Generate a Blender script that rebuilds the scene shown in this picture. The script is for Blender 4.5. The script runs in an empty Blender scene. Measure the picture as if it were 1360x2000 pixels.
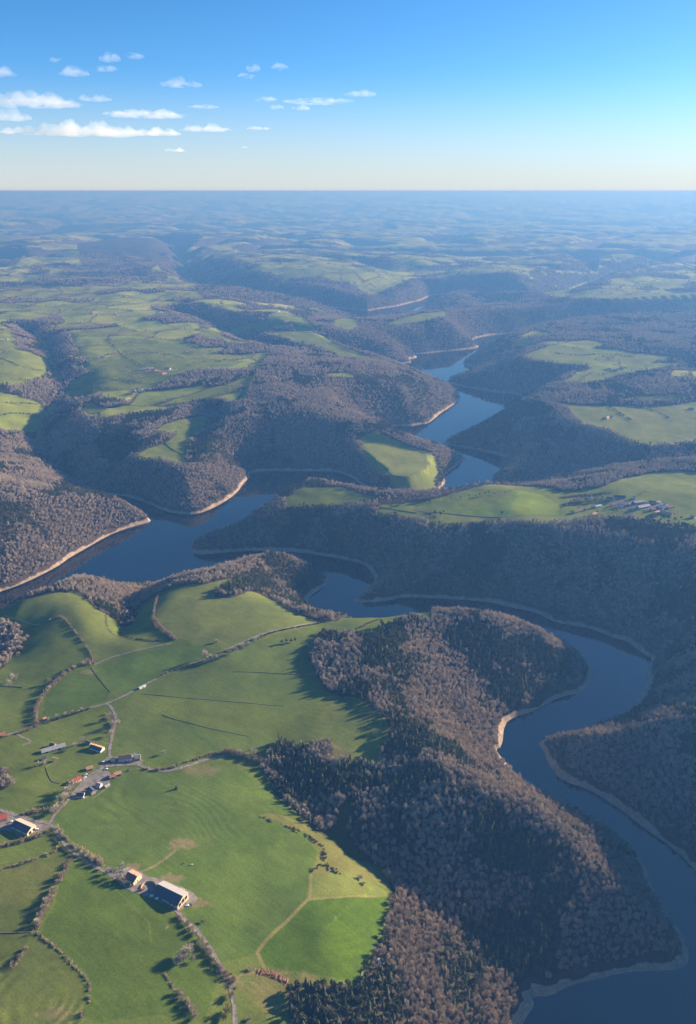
import bpy, math, random, os
import numpy as np

random.seed(7)
RNG = np.random.default_rng(7)
C = bpy.context.scene
COL = C.collection
R = math.radians

# ------------------------------------------------------------------ camera
CAM_Z = 760.0            # metres above the reservoir
FPX = 1511.0             # focal length in photo pixels (photo 1360 x 2000)
PITCH = R(22.54)         # below the horizontal
cam = bpy.data.cameras.new("camera")
cam.sensor_fit = 'VERTICAL'; cam.sensor_height = 36.0
cam.lens = FPX / 2000.0 * 36.0
cam.clip_start = 1.0; cam.clip_end = 200000.0
cam_ob = bpy.data.objects.new("camera", cam); COL.objects.link(cam_ob)
cam_ob.location = (0, 0, CAM_Z); cam_ob.rotation_euler = (math.pi/2 - PITCH, 0, 0)
C.camera = cam_ob

# ------------------------------------------------------------------ light
SUN_EL, SUN_AZ = R(14.5), R(63.0)      # azimuth to the right of the view axis (+Y)
world = bpy.data.worlds.new("World"); C.world = world; world.use_nodes = True
nt = world.node_tree; nt.nodes.clear()
sky = nt.nodes.new('ShaderNodeTexSky'); sky.sky_type = 'NISHITA'; sky.sun_disc = False
sky.sun_elevation = SUN_EL; sky.sun_rotation = SUN_AZ
sky.altitude = 3000; sky.air_density = 1.0; sky.dust_density = 3.0; sky.ozone_density = 4.0
bg = nt.nodes.new('ShaderNodeBackground'); bg.inputs[1].default_value = 0.066
wo = nt.nodes.new('ShaderNodeOutputWorld')
hs = nt.nodes.new('ShaderNodeHueSaturation'); hs.inputs['Saturation'].default_value = 1.15
nt.links.new(sky.outputs[0], hs.inputs['Color']); tn = nt.nodes.new('ShaderNodeVectorMath'); tn.operation = 'MULTIPLY'; tn.inputs[1].default_value = (.92, 1.02, 1.03)
nt.links.new(hs.outputs[0], tn.inputs[0])
# the lowest few degrees of the sky are a pale dusty band
tc = nt.nodes.new('ShaderNodeTexCoord'); sx = nt.nodes.new('ShaderNodeSeparateXYZ'); nt.links.new(tc.outputs['Generated'], sx.inputs[0])
mr = nt.nodes.new('ShaderNodeMapRange'); mr.interpolation_type = 'SMOOTHSTEP'; mr.inputs[1].default_value = -.02; mr.inputs[2].default_value = .13; mr.inputs[3].default_value = .85; mr.inputs[4].default_value = 0
nt.links.new(sx.outputs[2], mr.inputs[0])
mxs = nt.nodes.new('ShaderNodeMix'); mxs.data_type = 'RGBA'; mxs.blend_type = 'MIX'
nt.links.new(mr.outputs[0], mxs.inputs[0]); nt.links.new(tn.outputs[0], mxs.inputs[6]); mxs.inputs[7].default_value = (3.75, 3.8, 3.85, 1)
nt.links.new(mxs.outputs[2], bg.inputs[0]); nt.links.new(bg.outputs[0], wo.inputs[0])
sun = bpy.data.lights.new("sun", 'SUN'); sun.energy = 5.0; sun.angle = R(0.5); sun.color = (1.0, 0.86, 0.70)
sun_ob = bpy.data.objects.new("sun", sun); COL.objects.link(sun_ob)
sun_ob.rotation_euler = (math.pi/2 - SUN_EL, 0, -SUN_AZ + math.pi)
sun_ob.location = (3000, 2000, 3000)
C.view_settings.view_transform = 'Standard'; C.view_settings.look = 'None'
C.view_settings.exposure = 1.54; C.view_settings.gamma = 1.0
C.cycles.use_denoising = True
C.cycles.max_bounces = 6; C.cycles.diffuse_bounces = 2; C.cycles.glossy_bounces = 3
C.cycles.volume_bounces = 4; C.cycles.transparent_max_bounces = 8

# ------------------------------------------------------------------ helpers: photo pixel -> place
CP, SP = math.cos(PITCH), math.sin(PITCH)
def place(px, py, z=0.0):
    """plan position of the photo's point (px,py) when it lies at height z"""
    u = (px - 680.0) / FPX; v = (py - 1000.0) / FPX
    t = (CAM_Z - z) / (SP + v * CP)
    return (u * t, t * (CP - v * SP))
def project(x, y, z):
    h = z - CAM_Z
    dep = y * CP - h * SP
    return 680 + FPX * x / dep, 1000 + FPX * (-h * CP - y * SP) / dep

def hash2(ix, iy, s):
    h = (ix.astype(np.int64) * 374761393 + iy.astype(np.int64) * 668265263 + s * 974634777) & 0x7fffffff
    h = ((h ^ (h >> 13)) * 1274126177) & 0x7fffffff
    h = h ^ (h >> 16)
    return (h & 0xffffff) / float(0xffffff)
def vnoise(x, y, s=0):
    ix = np.floor(x); iy = np.floor(y); fx = x - ix; fy = y - iy
    def g(ax, ay):
        a = hash2(ix + ax, iy + ay, s) * 2 * math.pi
        return np.cos(a) * (fx - ax) + np.sin(a) * (fy - ay)
    ux = fx*fx*fx*(fx*(fx*6-15)+10); uy = fy*fy*fy*(fy*(fy*6-15)+10)
    a = g(0, 0); b = g(1, 0); c = g(0, 1); d = g(1, 1)
    return (a + (b-a)*ux + (c-a)*uy + (a-b-c+d)*ux*uy) * 1.5
def fbm(x, y, wl, octs=4, s=0, gain=0.5):
    r = 0; a = 1.0; f = 1.0 / wl; t = 0
    for o in range(octs):
        r = r + a * vnoise(x*f + 17.3*o, y*f - 9.1*o, s + o*13); t += a; a *= gain; f *= 2.03
    return r / t
def smooth(a, b, x):
    t = np.clip((x - a) / (b - a), 0, 1); return t*t*(3-2*t)
def smin(a, b, k):
    h = np.clip(0.5 + 0.5*(b-a)/k, 0, 1); return b + (a-b)*h - k*h*(1-h)
def seg_dist(x, y, pts, vals=None):
    """distance to an open polyline and the value interpolated along it"""
    best = np.full(x.shape, 1e12); val = np.zeros(x.shape)
    for i in range(len(pts)-1):
        ax, ay = pts[i][:2]; bx, by = pts[i+1][:2]
        dx, dy = bx-ax, by-ay; L = dx*dx+dy*dy + 1e-9
        t = np.clip(((x-ax)*dx + (y-ay)*dy)/L, 0, 1)
        d = (x-ax-t*dx)**2 + (y-ay-t*dy)**2
        m = d < best; best = np.where(m, d, best)
        if vals is not None: val = np.where(m, vals[i] + (vals[i+1]-vals[i])*t, val)
    return np.sqrt(best), val
def inside(x, y, poly):
    r = np.zeros(x.shape, bool); n = len(poly)
    for i in range(n):
        x1, y1 = poly[i]; x2, y2 = poly[(i+1) % n]
        if y1 == y2: continue
        r ^= ((y1 > y) != (y2 > y)) & (x < (x2-x1)*(y-y1)/(y2-y1) + x1)
    return r

# ------------------------------------------------------------------ the reservoir: its shoreline at z = 0
SH_NEAR = [(1000,2300),(1012,2080),(1018,2010),(1028,1985),(1047,1962),(1036,1947),(1050,1946),(1076,1945),(1103,1929),(1137,1918),(1191,1906),(1238,1896),
 (1299,1896),(1333,1891),(1347,1875),(1341,1845),(1326,1815),(1309,1794),(1292,1770),(1272,1733),(1262,1692),(1228,1650),(1190,1622),(1140,1592),
 (1090,1566),(1040,1542),(1005,1508),(980,1480),(967,1463),(981,1459),(985,1414),(1005,1400),(1035,1392),(1056,1382),(1089,1363),(1120,1356),(1135,1352),(1150,1333),
 (1156,1312),(1149,1295),(1133,1280),(1105,1258),(1065,1240),(1000,1222),(900,1212),(800,1212),(720,1220),(655,1212),(610,1190),(599,1170),(619,1155),(637,1143),(643,1132),
 (636,1120),(605,1104),(560,1096),(500,1100),(440,1118),(390,1135),(330,1150),(291,1137),(262,1150),(200,1150),(140,1156),(80,1176),(0,1206),(-150,1262),(-400,1400),(-900,1700)]
SH_WEST = [(-900,1500),(-400,1320),(-150,1222),(0,1155),(26,1147),(53,1136),(82,1122),(118,1103),(135,1089),(171,1069),(200,1052),(224,1040),(253,1030),(282,1022),
 (297,1019),(286,1008),(262,996),(230,984),(205,968),(232,966),(271,977),(294,984),(318,997),(347,1003),(380,1005),(408,996),(433,983),(454,970),(467,957),(476,943),(490,931),
 (484,925),(494,922),(525,919),(587,920),(649,920),(673,925),(695,936),(700,943),(722,953),(726,962),(739,973),(792,977),(819,974),(851,960),(866,949),(872,938),
 (867,931),(872,925),(892,910),(904,900),(916,896),(890,892),(850,885),(800,872),(760,858),(728,847),(728,843),(760,834),(783,831),(803,832),(822,828),(836,827),
 (848,818),(863,805),(883,793),(901,777),(898,771),(878,764),(845,751),(810,737),(780,726),(762,717),(772,713),(789,709),(807,708),(796,701),(816,699),(812,694),(800,692),(832,690),
 (866,686),(904,683),(928,680),(938,677),(926,672),(922,663),(933,659),(964,653),(1010,650),(1080,645),(1180,640),(1300,632),(1420,626),(1700,616)]
SH_EAST = [(1700,628),(1420,641),(1300,645),(1180,652),(1100,657),(1040,664),(985,673),(950,685),(915,701),(901,710),(916,713),(930,719),(925,729),(890,740),(871,744),(875,747),
 (895,753),(925,759),(969,766),(998,768),(1014,770),(1025,783),(1005,796),(975,816),(930,840),(885,858),(860,866),(872,869),(910,874),(942,880),(969,886),(991,894),(983,902),
 (975,919),(978,925),(961,934),(958,940),(966,949),(1000,958),(960,972),(900,985),(800,992),(745,990),(700,982),(650,972),(610,963),(570,970),(540,990),(500,1018),(450,1042),(405,1056),
 (380,1058),(369,1070),(374,1079),(396,1084),(463,1076),(538,1075),(599,1080),(634,1086),(652,1088),(687,1095),(711,1102),(724,1114),(733,1129),(731,1138),(716,1155),(703,1167),(684,1177),
 (728,1176),(758,1173),(790,1166),(834,1167),(893,1171),(917,1172),(964,1177),(995,1186),(1042,1194),(1062,1204),(1089,1218),(1137,1223),(1177,1236),(1204,1248),(1225,1251),
 (1245,1268),(1265,1282),(1275,1284),(1267,1309),(1264,1335),(1250,1372),(1208,1402),(1150,1424),(1085,1438),(1048,1449),(1062,1465),(1069,1485),(1083,1509),(1103,1527),(1149,1541),(1181,1561),
 (1211,1579),(1238,1601),(1265,1622),(1299,1645),(1333,1672),(1358,1700),(1430,1770),(1520,1900),(1620,2300)]
def chaikin(P, n):
    for _ in range(n):
        Q = []
        for i in range(len(P)):
            a, b = P[i], P[(i+1) % len(P)]
            Q += [(a[0]*.75+b[0]*.25, a[1]*.75+b[1]*.25), (a[0]*.25+b[0]*.75, a[1]*.25+b[1]*.75)]
        P = Q
    return P
LAKE_MAIN = chaikin([place(*p) for p in SH_NEAR + SH_WEST + SH_EAST], 1)
LAKE_FAR = [place(*p) for p in [(600,600),(628,599),(662,601),(718,607),(751,601),(776,598),(798,592),(820,587),(844,576),(890,575),(960,578),(1060,590),(1060,596),
 (960,588),(890,583),(860,589),(835,600),(812,612),(765,616),(721,624),(690,621),(650,613),(600,606)]]

# plateau heights: photo point and the height it lies at
PLAT = [
 # foreground fields
 (-200,2000,150),(0,2000,140),(200,1950,132),(400,1980,120),(600,2050,105),(100,1750,136),(330,1745,126),(480,1800,112),(640,1830,104),(620,1690,98),(480,1640,112),(250,1620,126),
 (60,1620,134),(-150,1600,140),(0,1480,132),(150,1470,128),(300,1450,124),(450,1420,120),(600,1420,116),(740,1440,108),(600,1300,120),(450,1290,126),(350,1330,122),(200,1330,122),(80,1340,121),(80,1262,119),(180,1262,121),
 (0,1260,110),(-120,1260,100),(150,1210,122),(60,1165,120),(150,1140,114),(-60,1170,112),(230,1128,108),(330,1160,116),(400,1190,124),(400,1120,106),(520,1085,104),(570,1100,96),(480,1150,116),(560,1190,112),(640,1200,98),
 (750,1200,112),(830,1185,118),(700,1260,124),(900,1200,112),(980,1225,104),(1060,1260,84),(900,1350,108),(980,1380,80),(800,1400,114),(850,1480,112),(950,1530,104),(1040,1590,98),(1110,1640,92),(1170,1690,84),
 (1230,1765,72),(1265,1810,56),(780,1560,92),(720,1500,100),(850,1790,90),(900,1880,78),(960,1940,52),(800,1950,96),(700,2000,100),(760,1760,92),
 # east bank
 (1110,1432,30),(1180,1405,56),(1262,1350,84),(1360,1330,112),(1500,1300,120),(1500,1500,140),(1700,1700,150),(1360,1450,130),
 # village ridge and its nose
 (440,1022,38),(482,999,62),(530,975,66),(560,968,80),(605,942,80),(640,975,87),(740,985,98),(850,1020,112),(1000,1024,114),(1100,1030,116),(1200,1025,118),(1300,1030,122),(1400,1040,128),(1360,1100,130),
 (870,972,104),(960,962,112),(1020,957,116),(1100,962,116),(1200,945,126),(1300,950,130),(1400,960,132),
 # middle peninsulas
 (735,872,92),(790,890,82),(840,905,70),(760,925,74),(700,850,104),(600,818,124),(520,812,122),(460,740,150),(600,722,168),(700,722,156),(740,706,140),(800,742,104),(850,760,66),(560,780,150),(650,780,128),
 (440,860,104),(450,900,84),(350,860,114),(330,900,100),(250,870,96),(160,850,106),(380,780,132),(300,790,118),(390,960,50),
 (0,875,126),(60,915,124),(120,940,112),(200,952,92),(255,978,56),(-150,900,140),(0,1000,110),
 (50,800,122),(50,720,132),(180,760,118),(200,700,126),(350,715,136),(0,650,138),(250,650,140),(450,690,128),(600,650,136),(640,690,118),(690,632,128),(560,620,138),
 (720,640,118),(790,622,128),(860,608,132),(960,606,112),(850,650,96),(780,670,70),(700,624,24),(790,619,16),(845,607,14),(660,617,30),(905,593,16),(960,594,20),(740,622,40),(820,615,30),
 # east side, further up
 (885,850,18),(925,832,40),(966,808,66),(1000,788,92),(1050,780,112),(1130,790,126),(1250,800,132),(1360,790,134),(1500,800,132),(1200,860,112),(1360,850,124),(1060,905,74),(1150,893,92),(1250,900,104),(1360,892,118),
 (885,736,20),(925,726,44),(1000,714,80),(1080,700,118),(1150,735,112),(1300,700,140),(1400,720,145),(915,698,22),(945,683,50),(985,669,84),(1060,664,110),(1100,675,132),(1200,690,130),
 (1150,578,150),(1250,572,156),(1360,575,160),(1360,640,110),(900,560,140),(1000,548,150),(1130,530,150),(1300,502,170),(1360,480,175),
 (480,595,146),(300,575,160),(100,560,150),(600,540,170),(400,530,170),(760,520,170),(640,480,175),(200,480,185),(0,500,180),(900,470,180),(1100,460,190),
]
# side valleys: photo point with its floor height; wall slope
VALS = [
 ([(1040,1950,0),(985,1900,10),(930,1845,24),(860,1785,40),(760,1705,58),(690,1660,70),(630,1600,84),(560,1545,98)], 0.50, 6),
 ([(291,1137,0),(275,1170,50),(255,1205,82),(238,1238,110)], 0.62, 4),
 ([(-250,1290,40),(-100,1275,70),(-10,1262,90),(8,1275,100)], 0.36, 8),
 ([(232,966,0),(180,955,12),(140,930,20),(100,900,32),(75,860,48),(90,810,62),(125,770,74),(105,715,88),(85,670,98),(40,640,110)], 0.42, 10),
 ([(762,717,0),(690,712,14),(600,704,26),(530,690,36),(480,668,50),(430,640,76),(350,615,100)], 0.45, 10),
 ([(1000,958,0),(1060,935,12),(1150,922,24),(1250,915,36),(1360,908,50),(1500,900,60)], 0.48, 8),
 ([(1014,770,0),(1060,756,14),(1130,752,26),(1250,745,40),(1400,740,60)], 0.45, 10),
 ([(600,602,0),(500,592,6),(420,575,10),(385,560,16),(360,535,24),(350,505,40),(340,480,60)], 0.5, 20),
 ([(385,560,16),(280,560,30),(150,558,50),(60,550,80)], 0.45, 15),
 ([(1060,592,0),(1130,560,10),(1200,540,26),(1300,525,50),(1450,515,70)], 0.45, 20),
]
far_ring = [(a, d, h) for d, h in ((9000, 170), (14000, 190), (22000, 240), (32000, 380), (45000, 500), (62000, 560)) for a in (-0.9, -0.45, -0.15, 0.15, 0.45, 0.9)]

# terrain grid: columns by bearing, rings by distance (fine near, coarse far)
Q = float(os.environ.get('SCENE_Q', '1'))
def make_axes(q):
    a = np.concatenate([np.linspace(-1.25, -0.66, 60, endpoint=False), np.linspace(-0.66, 0.66, int(1080*q)), np.linspace(0.66, 1.25, 61)[1:]])
    d = [230.0]
    while d[-1] < 66000:
        x = d[-1]
        st = 0.0016 if x < 2200 else (0.0024 if x < 6000 else 0.0034)
        if x > 30000: st = 0.006
        d.append(x * (1 + st / q))
    return a, np.array(d)
AZ, DD = make_axes(Q)
AZc, DDc = make_axes(0.28)
Ac, Dc = np.meshgrid(AZc, DDc)
Xc = np.sin(Ac)*Dc; Yc = np.cos(Ac)*Dc

def rbf_fit():
    P = []
    for px, py, z in PLAT:
        x, y = place(px, py, z); P.append((math.atan2(x, y), math.log(math.hypot(x, y)), z))
    for a, d, h in far_ring: P.append((a, math.log(d), h))
    for a in (-1.2, -0.8, 0.9, 1.2):
        for d in (250, 600, 1200, 2500, 5000): P.append((a, math.log(d), 145))
    P = np.array(P); n = len(P)
    def k(r2): return np.sqrt(r2 + 0.0009)
    D = (P[:,None,0]-P[None,:,0])**2*2.2 + (P[:,None,1]-P[None,:,1])**2
    A = k(D) + np.eye(n)*-0.012
    B = np.block([[A, np.ones((n,1))],[np.ones((1,n)), np.zeros((1,1))]])
    w = np.linalg.solve(B, np.concatenate([P[:,2], [0]]))
    return P, w, k
RP, RW, RK = rbf_fit()
def plateau(a, ld):
    r = np.full(a.shape, RW[-1])
    for i in range(len(RP)):
        r = r + RW[i]*RK((a-RP[i,0])**2*2.2 + (ld-RP[i,1])**2)
    return r

def upsample(F):
    ia = np.interp(AZ, AZc, np.arange(len(AZc))); idd = np.interp(DD, DDc, np.arange(len(DDc)))
    i0 = np.minimum(ia.astype(int), len(AZc)-2); fa = ia - i0
    j0 = np.minimum(idd.astype(int), len(DDc)-2); fd = idd - j0
    G = F[j0]*(1-fd)[:,None] + F[j0+1]*fd[:,None]
    return G[:, i0]*(1-fa) + G[:, i0+1]*fa

# signed distance to the shore (positive on land)
dm, _ = seg_dist(Xc, Yc, LAKE_MAIN); dm = np.where(inside(Xc, Yc, LAKE_MAIN), -dm, dm)
df, _ = seg_dist(Xc, Yc, LAKE_FAR + LAKE_FAR[:1]); df = np.where(inside(Xc, Yc, LAKE_FAR), -df, df)
SDc = np.minimum(dm, df)
Pc = plateau(Ac, np.log(Dc))
Pc = np.clip(Pc, 12, 700)
farw = smooth(5200, 8500, Dc)
# rolling ground and, far off, a network of valleys
roll = fbm(Xc, Yc, 420, 3, 5)*smooth(100, 1500, SDc+500)*14
Pc = Pc + roll*(1 + 1.2*smooth(3000, 7000, Dc))
wx = fbm(Xc, Yc, 2600, 3, 31)*900; wy = fbm(Xc, Yc, 2600, 3, 37)*900
n1 = np.abs(vnoise((Xc+wx)/3800, (Yc+wy)/3000, 41)); n2 = np.abs(vnoise((Xc-wy)/1700, (Yc+wx)/1500, 43))
carve = 150*np.exp(-(n1/0.10)**2) + 70*np.exp(-(n2/0.13)**2)*smooth(0.0, 0.3, n1)
big = fbm(Xc, Yc, 9000, 3, 51)*90*smooth(12000, 30000, Dc) + fbm(Xc, Yc, 3000, 4, 53)*105
carve_s = smooth(60000, 25000, Dc)*0.6+0.4
Pc = Pc + farw*(big*1.15 - 1.5*carve*carve_s)
# mountain crests on the skyline
crest = 735 + 130*fbm(Ac*30000, Dc*0.35, 6500, 4, 61) + 40*fbm(Ac*30000, Dc*0.5, 1300, 3, 63)
sky_t = smooth(17000, 34000, Dc)*smooth(62000, 50000, Dc)
Pc = Pc*(1-sky_t) + sky_t*np.minimum(crest, 750)
slope_n = 1 + 0.22*fbm(Xc, Yc, 260, 3, 71)
wall = np.where(SDc > 0, SDc*(0.68+.18*smooth(1350, 1800, Dc))*slope_n, SDc*0.6)
Hc = smin(np.maximum(Pc, 10), np.maximum(wall, -14), 17)
Hc = np.where(SDc > 0, np.maximum(Hc, np.minimum(SDc*0.5, 9)), np.minimum(Hc, SDc*0.5))
for pts, sl, w in VALS:
    pl = [place(*p) for p in pts]; vz = [p[2] for p in pts]
    # extra gentle meander from noise
    dd, zf = seg_dist(Xc, Yc, pl, vz)
    dd = np.maximum(0, dd*(1+0.25*fbm(Xc, Yc, 180, 3, 81)) - w)
    tgt = zf + dd*sl
    Hn = smin(Hc, tgt, 22)
    Hc = np.where(SDc > 4, np.maximum(Hn, np.minimum(SDc*0.5, 6)), Hc)
Hc = np.maximum(Hc, -14)
# gently tilted meadow benches: photo outline with the height of each corner
BENCH = [
 [(715,868,64),(725,890,60),(745,908,56),(780,927,52),(838,930,47),(848,905,50),(842,886,56),(760,870,66)],
 [(1080,788,119),(1180,793,119),(1300,794,118),(1450,783,116),(1450,855,106),(1310,866,103),(1260,868,104),(1190,840,109),(1125,815,114)],
 [(1020,697,120),(1085,672,124),(1200,683,121),(1310,695,116),(1260,706,112),(1150,712,113),(1050,706,116)],
 [(1100,746,98),(1130,728,103),(1230,713,107),(1320,710,105),(1250,728,99),(1180,745,96)],
 [(300,845,98),(350,820,104),(395,812,102),(412,820,98),(385,850,92),(366,880,85),(368,908,77),(320,897,84),(270,890,90),(290,875,94)],
 [(520,650,130),(600,648,127),(650,668,116),(720,694,94),(700,703,92),(630,682,105),(560,662,121)],
 [(556,985,76),(565,962,86),(660,967,88),(725,982,88),(715,987,83),(660,982,82)],
 [(735,986,94),(800,984,101),(870,974,105),(950,962,110),(950,1020,105),(860,1026,98),(790,1010,93),(755,1003,90)],
 [(1110,580,152),(1160,574,154),(1400,570,152),(1400,583,146),(1250,586,148)],
]
for bch in BENCH:
    pl = [place(*p) for p in bch]; cxb = sum(p[0] for p in pl)/len(pl); cyb = sum(p[1] for p in pl)/len(pl)
    rr_ = max(math.hypot(p[0]-cxb, p[1]-cyb) for p in pl)+250
    bb = np.hypot(Xc-cxb, Yc-cyb) < rr_; x_, y_ = Xc[bb], Yc[bb]
    dd_, _ = seg_dist(x_, y_, pl+pl[:1]); dd_ = np.where(inside(x_, y_, pl), 0, dd_)
    M_ = np.array([[p[0], p[1], 1] for p in pl]); sol = np.linalg.lstsq(M_, np.array([p[2] for p in bch], float), rcond=None)[0]
    plane = sol[0]*x_+sol[1]*y_+sol[2]
    w_ = smooth(min(90, rr_*.35), 8, dd_); tgt_ = np.minimum(plane, np.maximum(SDc[bb]*1.15, -5))
    Hc[bb] = Hc[bb]*(1-w_)+tgt_*w_

A, D = np.meshgrid(AZ, DD)
X = np.sin(A)*D; Y = np.cos(A)*D
SD = upsample(SDc); H = upsample(Hc)
land = smooth(2, 60, SD)
# spurs and gullies on the slopes, small bumps everywhere
gul = fbm(X, Y, 130, 3, 91)
H = H + land*gul*6.0*smooth(0, 1, np.minimum(1, SD/200)) * (0.35 + 0.65*smooth(20, 80, H)*smooth(150, 60, H)) 
# bare rocky shore: broken little ledges
H = H + smooth(0.5, 4, SD)*smooth(26, 10, SD)*fbm(X, Y, 14, 3, 95)*1.6

def lookup(F, x, y):
    a = np.arctan2(x, y); d = np.hypot(x, y)
    ia = np.interp(a, AZ, np.arange(len(AZ))); jd = np.interp(d, DD, np.arange(len(DD)))
    i0 = np.minimum(ia.astype(int), len(AZ)-2); fa = ia-i0
    j0 = np.minimum(jd.astype(int), len(DD)-2); fd = jd-j0
    return (F[j0,i0]*(1-fa)+F[j0,i0+1]*fa)*(1-fd) + (F[j0+1,i0]*(1-fa)+F[j0+1,i0+1]*fa)*fd
def gz(x, y): return float(lookup(H, np.array([x], float), np.array([y], float))[0])

def ground_hits(pts):
    """where the sight lines of photo points meet the ground"""
    pts = np.array(pts, float)
    u = (pts[:,0]-680)/FPX; v = (pts[:,1]-1000)/FPX
    dx = u; dy = CP - v*SP; dz = -(SP + v*CP)
    hd = np.hypot(dx, dy)
    out = np.zeros((len(pts), 2))
    for i in range(len(pts)):
        d = DD[:-1:2]
        x = dx[i]/hd[i]*d; y = dy[i]/hd[i]*d; z = CAM_Z + dz[i]/hd[i]*d
        g = np.maximum(lookup(H, x, y), 0)
        below = np.nonzero(z <= g)[0]
        if len(below) == 0: k = len(d)-1
        else: k = below[0]
        if k > 0:
            f0 = z[k-1]-g[k-1]; f1 = z[k]-g[k]; t = f0/(f0-f1+1e-9) if f1 < 0 else 1
        else: t = 0; 
        dd = d[max(k-1,0)] + (d[k]-d[max(k-1,0)])*np.clip(t,0,1)
        out[i] = dx[i]/hd[i]*dd, dy[i]/hd[i]*dd
    return out
# ------------------------------------------------------------------ land cover
FIELD_AREAS = [
 # foreground meadows as one clearing (woods are cut out of it below)
 [(-200,1240),(-60,1205),(0,1184),(60,1168),(158,1158),(172,1170),(190,1188),(215,1200),(235,1222),(262,1216),(268,1185),(300,1166),(325,1152),(400,1142),(455,1131),(468,1140),
  (432,1154),(420,1168),(460,1165),(505,1158),(530,1170),(560,1188),(600,1205),(650,1213),(700,1205),(780,1197),(838,1192),(845,1214),(790,1208),(738,1225),(740,1240),(690,1238),(632,1236),(610,1262),(605,1285),(622,1325),(640,1352),
  (700,1363),(740,1392),(762,1425),(752,1460),(752,1492),(650,1488),(560,1492),(500,1490),(520,1520),(545,1560),(585,1592),(625,1620),(660,1560),(720,1520),(752,1540),(745,1590),(720,1640),(735,1690),(760,1715),
  (770,1745),(762,1765),(766,1790),(745,1830),(736,1860),(712,1900),(700,1925),(600,1925),(560,1955),(570,2050),(560,2300),(-500,2300)],
 # nose of the opposite peninsula and the village ridge
 [(556,985),(560,970),(580,961),(620,960),(660,967),(700,974),(725,982),(715,986),(660,982),(620,984),(590,991),(565,990)],
 [(740,986),(800,984),(850,981),(900,971),(950,961),(1020,957),(1060,966),(1075,975),(1120,985),(1180,975),(1200,958),(1240,945),(1290,941),(1340,950),(1420,955),(1420,1035),(1340,1028),(1290,1022),(1230,1012),(1170,1010),
  (1100,1020),(1045,1022),(1000,1020),(940,1022),(900,1026),(860,1026),(830,1018),(790,1010),(760,1003)],
 [(712,866),(730,865),(760,872),(800,880),(840,886),(846,896),(835,906),(842,922),(838,930),(810,934),(775,925),(745,908),(725,890)],
 [(268,888),(290,876),(330,862),(345,848),(300,842),(325,828),(360,818),(395,812),(412,818),(400,835),(385,850),(362,868),(366,880),(362,895),(368,908),(350,906),(320,896),(290,898),(272,902)],
 [(-60,762),(0,766),(40,775),(85,790),(88,805),(80,820),(88,835),(60,848),(30,842),(-60,835)],
 [(-60,690),(0,685),(60,688),(95,705),(100,725),(80,740),(40,755),(0,750),(-60,745)],
 [(125,770),(140,745),(175,728),(150,715),(200,700),(240,690),(215,665),(250,660),(300,665),(360,672),(400,680),(440,678),(450,682),(420,690),(400,700),(440,702),(480,706),(450,716),(400,722),(360,728),(330,745),(300,760),(250,762),(210,765),(170,778),(140,782)],
 [(390,655),(420,640),(470,635),(520,628),(540,610),(575,612),(590,630),(560,640),(480,645),(450,655),(420,665)],
 [(520,650),(560,645),(600,650),(640,655),(650,670),(690,685),(720,695),(700,703),(660,695),(630,680),(590,670),(550,660)],
 [(570,625),(590,618),(610,635),(625,650),(590,650),(570,640)],
 [(655,625),(680,622),(705,630),(702,640),(680,646),(652,638)],
 [(760,632),(780,624),(810,615),(850,610),(880,608),(870,620),(830,628),(800,632),(770,636)],
 [(640,730),(680,728),(695,734),(670,738),(645,736)],
 [(1080,785),(1120,790),(1180,793),(1240,793),(1300,794),(1360,783),(1450,780),(1450,860),(1360,862),(1310,868),(1260,870),(1215,856),(1190,840),(1140,832),(1125,815),(1110,800)],
 [(1020,695),(1060,680),(1085,670),(1110,675),(1150,680),(1200,682),(1250,690),(1310,695),(1320,703),(1260,706),(1200,705),(1150,712),(1100,712),(1050,705)],
 [(1100,745),(1130,728),(1180,720),(1230,712),(1320,708),(1300,720),(1250,728),(1200,735),(1180,745),(1130,750)],
 [(1200,782),(1240,775),(1320,772),(1360,775),(1300,783)],
 [(1110,580),(1160,574),(1240,576),(1330,572),(1400,570),(1400,582),(1300,584),(1250,586),(1180,584)],
 [(1215,560),(1270,552),(1340,548),(1340,556),(1270,560)], [(1330,592),(1400,580),(1400,610),(1350,605)],
 [(540,540),(580,528),(600,522),(700,526),(760,522),(790,528),(700,535),(620,540),(560,545)],
]
def to_plan(poly): return [tuple(p) for p in ground_hits(poly)]
WOODS_IN = [  # woods standing inside the clearings (photo outline at ground level)
 [(420,1168),(430,1150),(470,1135),(500,1128),(530,1120),(560,1150),(560,1185),(530,1168),(505,1158),(460,1164)],
 [(540,1452),(560,1445),(600,1452),(645,1448),(648,1488),(560,1492),(520,1490)],
 [(500,1490),(560,1485),(650,1486),(742,1492),(740,1530),(700,1545),(668,1580),(640,1625),(600,1600),(560,1572),(530,1530)],
 [(690,1545),(752,1540),(745,1590),(720,1640),(738,1695),(705,1672),(678,1620)],
 [(-200,1200),(-100,1205),(0,1212),(40,1225),(48,1250),(20,1285),(0,1310),(-200,1330)],
 [(235,1205),(240,1160),(290,1155),(300,1166),(270,1180),(264,1200),(250,1215)],
 [(-10,1498),(15,1508),(28,1525),(18,1538),(-10,1545)],
 [(560,1955),(600,1925),(700,1922),(735,1880),(780,1960),(800,2300),(560,2300),(570,2010)],
]
g_field = np.zeros(X.shape, bool)
fields_plan = [to_plan(p) for p in FIELD_AREAS]; woods_plan = [to_plan(p) for p in WOODS_IN]
jx = fbm(X, Y, 30, 2, 101)*8; jy = fbm(X, Y, 30, 2, 102)*8
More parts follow.
